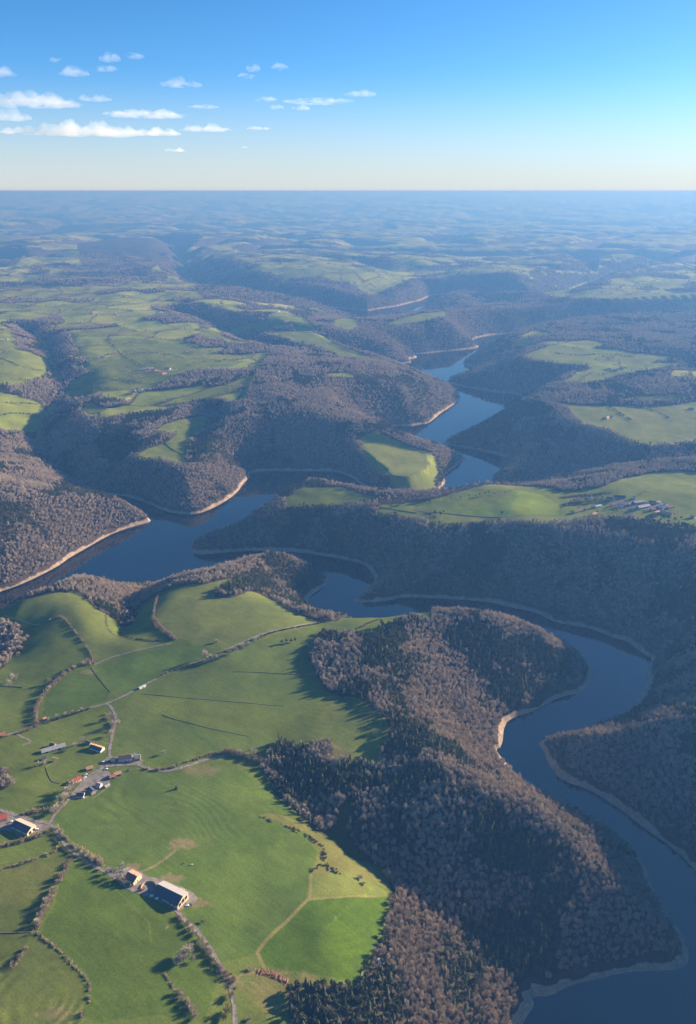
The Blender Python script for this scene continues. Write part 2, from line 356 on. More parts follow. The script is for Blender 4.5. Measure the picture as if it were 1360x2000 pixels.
def mask(poly, jit=1.0, pad=40):
    xs = [p[0] for p in poly]; ys = [p[1] for p in poly]
    m = np.zeros(X.shape, bool)
    bb = (X > min(xs)-pad) & (X < max(xs)+pad) & (Y > min(ys)-pad) & (Y < max(ys)+pad)
    m[bb] = inside(X[bb]+jx[bb]*jit, Y[bb]+jy[bb]*jit, poly)
    return m
for p in fields_plan: g_field |= mask(p)
WOODS_FAR = [[(860,585),(1000,566),(1120,588),(1250,592),(1330,596),(1450,620),(1450,690),(1340,690),(1200,676),(1100,656),(960,648),(880,610)],[(380,560),(520,545),(640,545),(700,560),(700,600),(600,600),(500,590),(400,585)],[(150,470),(330,480),(330,520),(230,560),(60,555),(160,520)]]
WF = np.zeros(X.shape, bool)
for p in WOODS_FAR: WF |= mask(to_plan(p), 4)
for zq, poly in ((108, [(740,980),(850,970),(950,950),(1020,944),(1060,954),(1100,966),(1180,962),(1215,944),(1290,930),(1420,940),(1420,980),(740,992)]), (84, [(556,978),(585,956),(660,958),(730,976),(700,984),(560,984)]), (58, [(706,866),(735,860),(800,874),(850,884),(856,900),(846,935),(810,940),(765,928),(730,906),(708,886)])):
    g_field |= mask([place(a, b, zq) for a, b in poly])
g_wood = np.zeros(X.shape, bool)
for p in woods_plan: g_wood |= mask(p)
g_field &= ~g_wood
# ground steepness
def steep(F):
    gy = np.gradient(F, axis=0)/np.gradient(DD)[:,None]
    gx = np.gradient(F, axis=1)/(np.gradient(AZ)[None,:]*D)
    return np.hypot(gx, gy)
ST = steep(upsample(Hc))
# patchwork of the far farmland: jittered cells, each meadow or wood
def cells(x, y, size, s):
    cx = np.floor(x/size); cy = np.floor(y/size)
    b1 = np.full(x.shape, 1e9); b2 = np.full(x.shape, 1e9); idv = np.zeros(x.shape)
    for ox in (-1, 0, 1):
        for oy in (-1, 0, 1):
            qx = cx+ox; qy = cy+oy
            px = (qx+hash2(qx, qy, s))*size; py = (qy+hash2(qx, qy, s+1))*size
            d = np.hypot(x-px, y-py)
            n = d < b1
            b2 = np.where(n, b1, np.minimum(b2, d)); idv = np.where(n, hash2(qx, qy, s+2), idv); b1 = np.where(n, d, b1)
    return idv, b2-b1
cid, cedge = cells(X+fbm(X,Y,300,2,111)*60, Y+fbm(X,Y,300,2,112)*60, 190, 7)
zone = fbm(X, Y, 1500, 3, 113)
auto = (ST < 0.36) & (cid < 0.74 + 0.5*zone) & (SD > 200)
px_, py_ = project(X, Y, H)
left_mid = (Y > 2500) & (X < -350)
auto_ok = ((D > 5000) | ((D > 2450) & (X < -330) & (ST < 0.22)) | ((D > 3000) & (X > 700) & (ST < 0.25)))
auto &= auto_ok & ~WF
g_auto = auto & (cedge > 9) & ~g_field
FIELD = g_field | auto
HEDGE = auto_ok & ~WF & auto & (cedge < 9)
SHORE = (H < 4.6 + fbm(X, Y, 90, 3, 121)*4.5 + 2.5*fbm(X, Y, 18, 2, 122)) & (SD < 12+16*fbm(X, Y, 45, 3, 123))
CON = fbm(X, Y, 170, 3, 131) + 0.5*fbm(X, Y, 40, 2, 132)      # > 0.1: conifers

def col(r, g, b): return np.array([r, g, b], float)
TINT = np.zeros(X.shape + (3,)); TINT[:] = col(.066, .054, .042)
nz = fbm(X, Y, 90, 4, 141)[..., None]; nz2 = fbm(X, Y, 14, 3, 142)[..., None]
TINT *= 1 + 0.35*nz2
meadow = col(.100, .128, .036)
fm = np.zeros(X.shape + (3,)); fm[:] = meadow
fv = (hash2(np.floor(cid*9999), np.floor(cid*777), 3)[..., None])
fa = fm*(0.95+0.7*fv) + col(.05, .03, .01)*(cid[..., None]*7 % 1)*0.8
TINT = np.where(g_auto[..., None], fa*(1+0.3*nz), TINT)
st_ = (fbm(X*.8-Y*.6, (X*.6+Y*.8)*9, 34, 3, 145) + fbm((X*.5+Y*.86)*7, X*.86-Y*.5, 30, 3, 146))[..., None]
TINT = np.where(g_field[..., None], fm*(1+0.35*nz+0.16*nz2), TINT)
def paint(poly, c, jit=0.5, amt=1.0, nzamp=0.3, edge=None):
    m = mask(poly, jit) & FIELD
    TINT[m] = TINT[m]*(1-amt) + (c*(1+nzamp*nz[m]+0.15*nz2[m]))*amt

def P(poly, c, **k): paint(to_plan(poly), c, **k)
def spot(px, py, r, c, amt=0.8, stretch=1.0):
    """worn patch of ground of radius r metres"""
    x0, y0 = ground_hits([(px, py)])[0]
    bb = (np.abs(X-x0) < r*3) & (np.abs(Y-y0) < r*3)
    d = np.hypot((X[bb]-x0)/stretch, Y[bb]-y0)/r + 0.7*fbm(X[bb], Y[bb], r*0.9, 3, 151)
    w = (smooth(1.1, 0.6, d)*amt)[:, None]
    TINT[bb] = TINT[bb]*(1-w) + c*(1+0.3*nz2[bb])*w
def line(pts, w, c, amt=0.9):
    pl = ground_hits(pts); xs = pl[:,0]; ys = pl[:,1]
    bb = (X > xs.min()-20) & (X < xs.max()+20) & (Y > ys.min()-20) & (Y < ys.max()+20)
    d, _ = seg_dist(X[bb]+jx[bb]*0.15, Y[bb]+jy[bb]*0.15, pl)
    k = (smooth(w*1.2, w*0.5, d)*amt)[:, None]
    TINT[bb] = TINT[bb]*(1-k) + c*(1+0.25*nz2[bb])*k
mid = col(.074, .112, .028); olive = col(.098, .112, .040); pale = col(.125, .148, .050); lush = col(.064, .108, .010); straw = col(.19, .165, .09)
rough_ = col(.135, .132, .055); mud = col(.19, .15, .115); dirt = col(.19, .155, .12)
P([(105,1600),(165,1530),(250,1510),(340,1507),(440,1485),(520,1540),(590,1600),(620,1670),(610,1720),(600,1757),(505,1860),(430,1885),(365,1790),(330,1720),(260,1735),(180,1690)], mid)
P([(105,1600),(165,1530),(250,1510),(340,1507),(440,1485),(480,1560),(420,1640),(340,1665),(250,1700),(180,1690)], col(.080,.118,.034))
P([(135,1690),(185,1700),(270,1750),(340,1790),(395,1850),(430,1900),(400,1990),(300,1985),(200,2000),(165,1985),(178,1920),(150,1890),(78,1825)], col(.074,.110,.024))
P([(-50,1900),(40,1870),(72,1826),(150,1890),(176,1925),(170,1980),(150,2100),(-50,2100)], col(.092,.112,.036))
P([(-50,1690),(60,1680),(130,1672),(135,1690),(110,1740),(66,1822),(0,1905),(-50,1910)], col(.088,.108,.034))
P([(505,1862),(520,1840),(560,1802),(600,1760),(640,1755),(700,1752),(752,1750),(766,1772),(740,1830),(712,1880),(702,1922),(640,1905),(560,1895),(512,1882)], lush, jit=.3)
P([(600,1755),(606,1712),(625,1690),(660,1700),(700,1712),(760,1745),(750,1752),(640,1756)], pale)
P([(510,1590),(560,1612),(600,1630),(628,1660),(612,1700),(606,1715),(650,1700),(700,1712),(760,1735),(768,1712),(735,1700),(700,1690),(668,1660),(632,1630),(590,1606),(540,1592)], rough_, jit=.8)
P([(600,1612),(625,1620),(660,1560),(720,1520),(752,1540),(745,1590),(720,1640),(735,1690),(690,1680),(640,1635)], col(.060,.068,.030))  # ravine meadow: grass painted darker to carry its shade
P([(745,1395),(764,1428),(754,1460),(752,1492),(738,1492),(736,1450),(752,1430)], straw)
P([(660,1365),(740,1395),(752,1430),(738,1490),(650,1486),(645,1445),(600,1450),(620,1400)], col(.105,.130,.042))
P([(225,1400),(400,1420),(560,1440),(540,1470),(430,1470),(330,1500),(230,1470)], col(.086,.118,.036))
P([(275,1355),(400,1365),(555,1378),(640,1360),(620,1320),(605,1270),(520,1240),(420,1290),(330,1318)], col(.090,.122,.038))
P([(188,1300),(250,1276),(335,1258),(420,1255),(440,1270),(400,1288),(330,1312),(260,1348),(215,1350)], mid*1.1)
P([(80,1412),(90,1360),(120,1325),(180,1298),(213,1350),(205,1368),(120,1400)], mid)
P([(320,1155),(480,1122),(496,1130),(432,1152),(420,1168),(505,1158),(560,1188),(650,1213),(560,1235),(450,1270),(340,1250),(305,1222),(310,1170)], pale*0.92)
P([(0,1180),(60,1160),(160,1149),(190,1188),(215,1205),(205,1230),(245,1240),(330,1250),(250,1272),(188,1295),(140,1225),(95,1212),(70,1222)], pale*0.88)
P([(870,995),(960,985),(1010,958),(1060,966),(1090,985),(1090,1005),(1000,1008),(860,1005)], col(.105,.150,.032))
P([(1015,958),(1062,968),(1095,990),(1085,1005),(990,1008)], col(.135,.185,.028))
P([(712,866),(760,872),(840,886),(846,896),(838,930),(775,925),(725,890)], pale)
P([(1080,785),(1450,780),(1450,860),(1260,870),(1140,832)], col(.105,.125,.045))
spot(352,1648,9,mud,.75,1.8); spot(335,1716,7,mud,.8,1.6); spot(262,1692,5,mud,.7,1.6); spot(388,1764,6,col(.16,.12,.085),.7,2); spot(326,1812,2,mud,.9); spot(110,1980,7,mud,.5,2)
spot(172,1313,8,mud,.6,1.5); spot(290,1128,9,straw,.6,2); spot(60,1700,14,rough_,.45,2.5); spot(20,1745,16,rough_,.4,2.5); spot(540,1935,22,col(.17,.14,.075),.6,2); spot(640,1470,14,mud*.8,.6,2.4)
spot(395,1505,12,mud*.8,.6,2)
line([(275,1702),(300,1690),(325,1675),(345,1660)],1.6,dirt); line([(600,1758),(565,1795),(525,1832),(503,1860),(514,1888)],2.0,straw); line([(606,1756),(607,1730),(609,1708)],1.2,straw)
line([(440,1955),(470,1905),(520,1895),(560,1900)],1.4,dirt,.7); line([(600,1757),(660,1753),(730,1750)],1.5,straw,.8); line([(705,1925),(707,1890)],.9,straw)
line([(455,1905),(520,1930),(545,1945)],.7,dirt,.5); line([(455,1912),(510,1945)],.7,dirt,.5)
line([(190,1545),(230,1570),(330,1640),(350,1650)],.7,col(.05,.075,.02),.7); line([(190,1720),(230,1740),(290,1800),(296,1838)],1.0,pale,.6)
# mowing and ploughing lines, following the lie of each field
def furrows(poly, wl, amp, s, conc=None):
    pp = to_plan(poly); m = mask(pp, .2) & FIELD
    if conc: x0, y0 = ground_hits([conc])[0]; f = np.hypot((X[m]-x0)*1.0, (Y[m]-y0)*0.7) + 30*fbm(X[m], Y[m], 160, 2, s)
    else: f = 95*fbm(X[m], Y[m], 190, 2, s) + 0.25*X[m] + 0.6*Y[m]
    TINT[m] *= (1 + amp*np.sin(f*2*math.pi/wl)*smooth(-.3,.3,fbm(X[m],Y[m],60,2,s+1)))[:, None]
furrows([(300,1530),(520,1540),(590,1620),(480,1640),(330,1640),(150,1610),(200,1540)], 7.5, .10, 161)
furrows([(-50,1900),(72,1826),(176,1925),(150,2100),(-50,2100)], 8, .34, 163, (105,1960))
furrows([(-50,1540),(60,1500),(140,1560),(100,1600),(0,1600)], 9, .12, 165)
furrows([(505,1862),(600,1760),(752,1750),(702,1922),(560,1895)], 6, .07, 167)
furrows([(700,1365),(750,1400),(750,1490),(560,1440),(600,1380)], 10, .06, 169)
furrows([(80,1412),(90,1360),(180,1298),(213,1350),(205,1368)], 8, .08, 171)

shore_c = col(.34, .27, .195)*(1+0.35*nz2+0.25*fbm(X, Y, 5, 2, 143)[..., None]+0.12*np.sin(H*5.0+fbm(X,Y,40,2,144)*3)[..., None])
TINT = np.where(SHORE[..., None], shore_c, TINT)
TINT = np.where(FIELD[..., None], TINT*np.array([1.18, 1.22, .80])*(1+.13*st_+.22*fbm(X, Y, 45, 4, 147)[..., None]*np.array([1.0,.6,.6])), TINT)
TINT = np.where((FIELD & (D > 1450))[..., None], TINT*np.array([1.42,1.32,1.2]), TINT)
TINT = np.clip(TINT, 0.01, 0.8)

# ------------------------------------------------------------------ materials
def mat(name, color=(.5,.5,.5), rough=0.85, spec=0.2):
    m = bpy.data.materials.new(name); m.use_nodes = True
    b = m.node_tree.nodes['Principled BSDF']
    b.inputs['Base Color'].default_value = (*color, 1); b.inputs['Roughness'].default_value = rough
    b.inputs['Specular IOR Level'].default_value = spec
    return m, m.node_tree, b
m_ground, t, b = mat('ground', rough=0.95, spec=0.05)
at = t.nodes.new('ShaderNodeAttribute'); at.attribute_name = 'tint'
geo = t.nodes.new('ShaderNodeNewGeometry')
nse = t.nodes.new('ShaderNodeTexNoise'); nse.inputs['Scale'].default_value = 0.6; nse.inputs['Detail'].default_value = 5
t.links.new(geo.outputs['Position'], nse.inputs['Vector'])
mp = t.nodes.new('ShaderNodeMapRange'); mp.inputs[3].default_value = 0.72; mp.inputs[4].default_value = 1.28
mp.inputs[1].default_value = 0.25; mp.inputs[2].default_value = 0.75
t.links.new(nse.outputs['Fac'], mp.inputs[0])
mx = t.nodes.new('ShaderNodeVectorMath'); mx.operation = 'SCALE'
t.links.new(at.outputs['Color'], mx.inputs[0]); t.links.new(mp.outputs[0], mx.inputs['Scale'])
t.links.new(mx.outputs[0], b.inputs['Base Color'])
m_water, t, b = mat('water', (.001, .004, .010), 0.02, 0.5); b.inputs['IOR'].default_value = 1.9; b.inputs['Metallic'].default_value = 0.0
geo = t.nodes.new('ShaderNodeNewGeometry'); nse = t.nodes.new('ShaderNodeTexNoise')
nse.inputs['Scale'].default_value = 0.05; nse.inputs['Detail'].default_value = 4
bp = t.nodes.new('ShaderNodeBump'); bp.inputs['Strength'].default_value = 0.03; bp.inputs['Distance'].default_value = 1.0
t.links.new(geo.outputs['Position'], nse.inputs['Vector']); t.links.new(nse.outputs['Fac'], bp.inputs['Height']); t.links.new(bp.outputs[0], b.inputs['Normal'])

def mesh_obj(name, verts, faces, mats=(), parent=None, smooth_=False, midx=None):
    me = bpy.data.meshes.new(name)
    me.from_pydata([tuple(v) for v in verts], [], [tuple(f) for f in faces])
    for m in mats: me.materials.append(m)
    if midx is not None: me.polygons.foreach_set('material_index', midx)
    if smooth_: me.polygons.foreach_set('use_smooth', [True]*len(me.polygons))
    o = bpy.data.objects.new(name, me); COL.objects.link(o); o.parent = parent
    return o
def grid_mesh(name, X, Y, Z, m, tint=None):
    nr, nc = X.shape
    me = bpy.data.meshes.new(name)
    co = np.stack([X, Y, Z], -1).reshape(-1, 3).astype(np.float32)
    ii = np.arange(nr*nc).reshape(nr, nc)
    q = np.stack([ii[:-1,:-1], ii[:-1,1:], ii[1:,1:], ii[1:,:-1]], -1).reshape(-1, 4).astype(np.int32)
    me.vertices.add(len(co)); me.vertices.foreach_set('co', co.ravel())
    me.loops.add(q.size); me.loops.foreach_set('vertex_index', q.ravel())
    me.polygons.add(len(q)); me.polygons.foreach_set('loop_start', np.arange(0, q.size, 4, dtype=np.int32))
    me.polygons.foreach_set('use_smooth', np.ones(len(q), bool))
    me.update(calc_edges=True)
    if tint is not None:
        a = me.attributes.new('tint', 'FLOAT_COLOR', 'POINT')
        a.data.foreach_set('color', np.concatenate([tint.reshape(-1,3), np.ones((nr*nc,1))], 1).astype(np.float32).ravel())
    me.materials.append(m)
    o = bpy.data.objects.new(name, me); COL.objects.link(o)
    return o
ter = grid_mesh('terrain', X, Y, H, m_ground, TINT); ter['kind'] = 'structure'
def flat(name, poly_plan, z, m):
    xs = [p[0] for p in poly_plan]; ys = [p[1] for p in poly_plan]
    o = mesh_obj(name, [(min(xs)-40,min(ys)-40,z),(max(xs)+40,min(ys)-40,z),(max(xs)+40,max(ys)+40,z),(min(xs)-40,max(ys)+40,z)], [(0,1,2,3)], [m])
    o['kind'] = 'structure'; return o
water = flat('water', LAKE_MAIN + LAKE_FAR, 0.0, m_water)
# ------------------------------------------------------------------ roads: thin sheets laid on the ground
m_road, t, b = mat('road', (.19, .172, .155), .9, .1)
geo = t.nodes.new('ShaderNodeNewGeometry'); nse = t.nodes.new('ShaderNodeTexNoise'); nse.inputs['Scale'].default_value = 0.35; nse.inputs['Detail'].default_value = 6
rmp = t.nodes.new('ShaderNodeValToRGB'); rmp.color_ramp.elements[0].color = (.13,.12,.105,1); rmp.color_ramp.elements[1].color = (.33,.30,.26,1)
rmp.color_ramp.elements[0].position = .3; rmp.color_ramp.elements[1].position = .7
t.links.new(geo.outputs['Position'], nse.inputs['Vector']); t.links.new(nse.outputs['Fac'], rmp.inputs[0]); t.links.new(rmp.outputs[0], b.inputs['Base Color'])
def catmull(P, step=3.0):
    P = [np.array(p, float) for p in P]; P = [2*P[0]-P[1]] + P + [2*P[-1]-P[-2]]
    out = []
    for i in range(1, len(P)-2):
        n = max(2, int(np.linalg.norm(P[i+1]-P[i])/step))
        for k in range(n):
            t_ = k/n
            out.append(0.5*((2*P[i])+(-P[i-1]+P[i+1])*t_+(2*P[i-1]-5*P[i]+4*P[i+1]-P[i+2])*t_*t_+(-P[i-1]+3*P[i]-3*P[i+1]+P[i+2])*t_**3))
    out.append(P[-2]); return np.array(out)
ROADS = []
def road(name, pts, w, lift=.22):
    c = catmull([tuple(p) for p in ground_hits(pts)]); tdir = np.gradient(c, axis=0); tdir /= np.linalg.norm(tdir, axis=1)[:, None]+1e-9
    nrm = np.stack([-tdir[:,1], tdir[:,0]], 1)
    offs = [-w/2, -w/4, 0, w/4, w/2]
    V = []
    for i in range(len(c)):
        ww = 1 + 0.12*math.sin(i*0.9)
        q = [c[i] + nrm[i]*o*ww for o in offs]
        z = max(gz(*p) for p in q)
        for p in q: V.append((p[0], p[1], max(gz(*p), z-0.35)+lift))
    F = [(i*5+k, i*5+k+1, (i+1)*5+k+1, (i+1)*5+k) for i in range(len(c)-1) for k in range(4)]
    o = mesh_obj(name, V, F, [m_road], smooth_=True); o['kind'] = 'structure'
    ROADS.append((c, w)); return o
road('road', [(462,2060),(459,1985),(456,1955),(450,1925),(440,1905),(430,1885),(408,1848),(385,1818),(362,1797),(340,1775),(300,1752),(258,1738),(222,1712),(180,1689),(140,1662),(118,1636),(98,1608)], 3.8)
road('road', [(98,1608),(112,1585),(140,1556),(160,1530),(182,1510),(205,1497),(216,1486),(214,1470),(218,1445),(224,1420),(226,1400),(218,1382),(208,1374)], 3.6, .26)
road('road', [(-60,1465),(0,1440),(60,1422),(120,1400),(170,1384),(208,1374),(245,1358),(275,1341),(310,1324),(350,1305),(400,1288),(440,1270),(480,1252),(520,1236),(560,1227),(610,1217),(660,1210)], 3.4, .30)
road('road', [(205,1497),(240,1494),(268,1494),(295,1503),(325,1506),(360,1498),(400,1485),(440,1477)], 3.6, .34)
road('road', [(98,1608),(70,1603),(45,1596),(0,1582),(-60,1560)], 4.2, .38)
road('track', [(185,1298),(215,1285),(250,1275),(290,1265),(335,1257)], 2.6)
road('track', [(45,1455),(60,1448),(38,1437),(30,1432)], 2.5)
road('road', [(1360,1033),(1300,1028),(1262,1020),(1240,1005),(1216,996)], 4.5)
road('road', [(800,992),(860,1005),(940,1012),(1000,1013),(1060,1010),(1130,1014)], 4.0)
# farmyards
m_yard, t, b = mat('yard', (.25, .22, .19), .95, .1)
geo = t.nodes.new('ShaderNodeNewGeometry'); nse = t.nodes.new('ShaderNodeTexNoise'); nse.inputs['Scale'].default_value = 0.2; nse.inputs['Detail'].default_value = 6
rmp = t.nodes.new('ShaderNodeValToRGB'); rmp.color_ramp.elements[0].color = (.15,.13,.115,1); rmp.color_ramp.elements[1].color = (.30,.27,.235,1)
rmp.color_ramp.elements[0].position = .3; rmp.color_ramp.elements[1].position = .7
t.links.new(geo.outputs['Position'], nse.inputs['Vector']); t.links.new(nse.outputs['Fac'], rmp.inputs[0]); t.links.new(rmp.outputs[0], b.inputs['Base Color'])
YARDS = []
def yard(pts, lift=.14):
    pl = to_plan(pts); YARDS.append(pl)
    xs = [p[0] for p in pl]; ys = [p[1] for p in pl]; st = 1.0
    gx, gy = np.meshgrid(np.arange(min(xs), max(xs)+st, st), np.arange(min(ys), max(ys)+st, st))
    ins = inside(gx.ravel()+.5, gy.ravel()+.5, pl).reshape(gx.shape)
    Z = lookup(H, gx, gy)+lift; idx = -np.ones(gx.shape, int); V = []; F = []
    for j in range(gx.shape[0]-1):
        for i in range(gx.shape[1]-1):
            if ins[j, i]:
                q = []
                for a_, b_ in ((j,i),(j,i+1),(j+1,i+1),(j+1,i)):
                    if idx[a_, b_] < 0: idx[a_, b_] = len(V); V.append((gx[a_,b_], gy[a_,b_], Z[a_,b_]))
                    q.append(idx[a_, b_])
                F.append(q)
    o = mesh_obj('yard', V, F, [m_yard], smooth_=True); o['kind'] = 'structure'; return o
yard([(246,1727),(262,1728),(280,1716),(295,1712),(330,1722),(375,1742),(388,1755),(380,1765),(362,1774),(345,1780),(300,1757),(262,1741)])
yard([(205,1697),(230,1700),(252,1692),(282,1706),(290,1712),(276,1722),(256,1734),(232,1722)])
yard([(-20,1588),(30,1590),(60,1600),(90,1606),(100,1614),(80,1624),(40,1634),(10,1620),(-20,1630)])
yard([(190,1500),(210,1478),(240,1478),(262,1470),(280,1485),(275,1494),(220,1496)])
yard([(140,1548),(170,1520),(200,1502),(216,1510),(214,1530),(190,1545),(165,1560),(140,1562)])
yard([(1190,985),(1215,975),(1260,980),(1310,985),(1300,1000),(1250,996),(1200,992)])
# ------------------------------------------------------------------ trees
def tree_mat(name, c1, c2, sss=0):
    m, t, b = mat(name, c1, .9, .1)
    oi = t.nodes.new('ShaderNodeObjectInfo'); r = t.nodes.new('ShaderNodeValToRGB')
    r.color_ramp.elements[0].color = (*c1, 1); r.color_ramp.elements[1].color = (*c2, 1)
    geo = t.nodes.new('ShaderNodeNewGeometry'); n = t.nodes.new('ShaderNodeTexNoise'); n.inputs['Scale'].default_value = .012; n.inputs['Detail'].default_value = 3
    ad = t.nodes.new('ShaderNodeMath'); ad.operation = 'ADD'; mu = t.nodes.new('ShaderNodeMath'); mu.operation = 'MULTIPLY'; mu.inputs[1].default_value = .6
    sb = t.nodes.new('ShaderNodeMath'); sb.operation = 'SUBTRACT'; sb.inputs[1].default_value = .05
    t.links.new(geo.outputs['Position'], n.inputs['Vector']); t.links.new(oi.outputs['Random'], mu.inputs[0]); t.links.new(mu.outputs[0], ad.inputs[0])
    t.links.new(n.outputs['Fac'], sb.inputs[0]); t.links.new(sb.outputs[0], ad.inputs[1])
    t.links.new(ad.outputs[0], r.inputs[0]); t.links.new(r.outputs[0], b.inputs['Base Color'])
    r.color_ramp.elements[0].position = .15; r.color_ramp.elements[1].position = 1.0
    return m
m_bark, _, _ = mat('bark', (.11, .09, .07), .95, .05)
m_twig = tree_mat('bare_twigs', (.25, .215, .172), (.55, .475, .38))
m_needle = tree_mat('needles', (.036, .052, .028), (.115, .13, .06))
m_willow = tree_mat('yellow_twigs', (.22, .19, .07), (.30, .26, .10))

class MB:
    def __init__(s): s.v = []; s.f = []; s.m = []; s.n = 0
    def tris(s, T, mi=0):
        T = np.asarray(T, float).reshape(-1, 3); k = len(T)//3
        s.v.append(T); s.f.append(np.arange(s.n, s.n+3*k).reshape(-1, 3)); s.m.append(np.full(k, mi)); s.n += 3*k
    def cone(s, a, b, r1, r2, n=6, mi=0):
        a = np.array(a, float); b = np.array(b, float); d = b-a; d /= np.linalg.norm(d)+1e-9
        u = np.cross(d, (0,0,1.0) if abs(d[2]) < .9 else (1.0,0,0)); u /= np.linalg.norm(u); w = np.cross(d, u)
        T = []
        for i in range(n):
            t1 = 2*math.pi*i/n; t2 = 2*math.pi*(i+1)/n
            e1 = u*math.cos(t1)+w*math.sin(t1); e2 = u*math.cos(t2)+w*math.sin(t2)
            T += [a+e1*r1, a+e2*r1, b+e2*r2, a+e1*r1, b+e2*r2, b+e1*r2]
        s.tris(T, mi)
    def mesh(s, name, mats):
        me = bpy.data.meshes.new(name); v = np.concatenate(s.v); f = np.concatenate(s.f).astype(np.int32)
        me.vertices.add(len(v)); me.vertices.foreach_set('co', v.astype(np.float32).ravel())
        me.loops.add(f.size); me.loops.foreach_set('vertex_index', f.ravel())
        me.polygons.add(len(f)); me.polygons.foreach_set('loop_start', np.arange(0, f.size, 3, dtype=np.int32))
        for m in mats: me.materials.append(m)
        me.polygons.foreach_set('material_index', np.concatenate(s.m).astype(np.int32))
        me.update(calc_edges=True); return me

def unit(v): return v/(np.linalg.norm(v, axis=-1, keepdims=True)+1e-9)
def twig_tris(rng, P, dirs, L, W):
    n = len(P); L = L*(0.6+0.8*rng.random((n,1))); side = unit(np.cross(dirs, rng.normal(size=(n,3))))
    a = P-dirs*L*.5; return np.stack([a-side*W*.5, a+side*W*.5, P+dirs*L*.5], 1)
def crown_bare(mb, rng, h, r, n, mi, z0=0.30, L=1.5, W=.26, droop=0):
    """clumps of upright twigs through an uneven dome"""
    k = 11; cc = rng.normal(size=(k,3)); cc = unit(cc)*(rng.random((k,1))**.45)
    cc[:,2] = np.abs(cc[:,2])*1.0-0.15
    cen = cc*np.array([r*.72, r*.72, h*(1-z0)*.62]) + np.array([0,0,h*(z0+.20)])
    i = rng.integers(0, k, n)
    P = cen[i] + unit(rng.normal(size=(n,3)))*(rng.random((n,1))**.5)*np.array([r*.42, r*.42, h*.17])
    d = unit(P-np.array([0,0,h*z0*.7])+rng.normal(size=(n,3))*h*.10)
    d[:,2] += .35-droop; d = unit(d)
    mb.tris(twig_tris(rng, P, d, L, W).reshape(-1,3), mi)
    return cen
def trunk_bare(mb, rng, h, cen, mi, z0=.30, tr=.22):
    mb.cone((0,0,-1.2), (0,0,h*z0), tr*1.4, tr, 6, mi); mb.cone((0,0,h*z0), (h*.02,0,h*.72), tr, tr*.3, 5, mi)
    for c in cen: mb.cone((0,0,h*z0*(.9+.5*rng.random())), c, tr*.5, tr*.12, 3, mi)
def crown_fir(mb, rng, h, r, n, mi):
    u = rng.random(n)**1.15; tiers = 9
    u = (np.floor(u*tiers)+rng.random(n)*.55)/tiers; rad = r*(1-u)**.8*(.75+.5*rng.random(n))+.15
    th = rng.random(n)*2*math.pi; e = np.stack([np.cos(th), np.sin(th), 0*th], 1); s = np.stack([-np.sin(th), np.cos(th), 0*th], 1)
    z = h*(.10+.88*u); tip = e*rad[:,None]; tip[:,2] = z-rad*.28
    base = e*rad[:,None]*.1; base[:,2] = z+rad*.12+.2; w = (rad*.42+.15)[:,None]
    m_ = (base*.35+tip*.65)
    mb.tris(np.stack([base, m_-s*w, tip], 1).reshape(-1,3), mi); mb.tris(np.stack([base, tip, m_+s*w], 1).reshape(-1,3), mi)
def crown_pine(mb, rng, h, r, n, mi):
    k = 9; cc = unit(rng.normal(size=(k,3)))*(rng.random((k,1))**.4); cen = cc*np.array([r*.65, r*.65, h*.24])+np.array([0,0,h*.66])
    i = rng.integers(0, k, n); P = cen[i]+unit(rng.normal(size=(n,3)))*np.array([r*.42, r*.42, h*.11])*(.7+.4*rng.random((n,1)))
    d = unit(P-cen[i]+rng.normal(size=(n,3))*.5)
    mb.tris(twig_tris(rng, P, d, .95, .85).reshape(-1,3), mi); return cen

def proto(kind, seed, parts=False):
    rng = np.random.default_rng(seed); h = 9.0*(.85+.3*rng.random())
    a = MB(); b_ = MB()
    if kind == 'bare':
        cen = crown_bare(b_, rng, h, 3.7*(.85+.3*rng.random()), 300, 0); trunk_bare(a, rng, h, cen, 0)
        M = m_twig
    elif kind == 'shrub':
        cen = crown_bare(b_, rng, 3.4, 2.4, 170, 0, .12, 1.1, .22); trunk_bare(a, rng, 3.4, cen, 0, .12, .07); M = m_twig
    elif kind == 'yellow':
        cen = crown_bare(b_, rng, 6, 3.3, 300, 0, .2, 1.3, .3, .3); trunk_bare(a, rng, 6, cen, 0, .2, .16); M = m_willow
    elif kind == 'fir':
        h *= 1.08; crown_fir(b_, rng, h, 2.4*(.85+.3*rng.random()), 150, 0); a.cone((0,0,-1.2),(0,0,h*.95), .2, .03, 5, 0); M = m_needle
    else:
        h *= 1.0; cen = crown_pine(b_, rng, h, 3.0*(.85+.3*rng.random()), 240, 0); a.cone((0,0,-1.2),(0,0,h*.72), .24, .12, 6, 0)
        for c in cen: a.cone((0,0,h*.5), c, .09, .04, 3, 0)
        M = m_needle
    if parts: return a.mesh('trunk', [m_bark]), b_.mesh('crown', [M])
    c = MB(); c.v = a.v + [v for v in b_.v]; c.n = 0
    off = a.n; c.f = a.f + [f+off for f in b_.f]; c.m = a.m + [np.ones(len(x), int) for x in b_.m]
    return c.mesh(kind+'_tree', [m_bark, M])
PARTS = {k: [proto(k, s, True) for s in (11, 12, 13)] for k in ('bare', 'shrub', 'yellow', 'fir', 'pine')}
WHOLE = {'bare': [proto('bare', s) for s in (21, 22, 23, 24, 25)], 'cone': [proto('fir', s) for s in (31, 32)] + [proto('pine', s) for s in (34, 35, 36, 37)]}

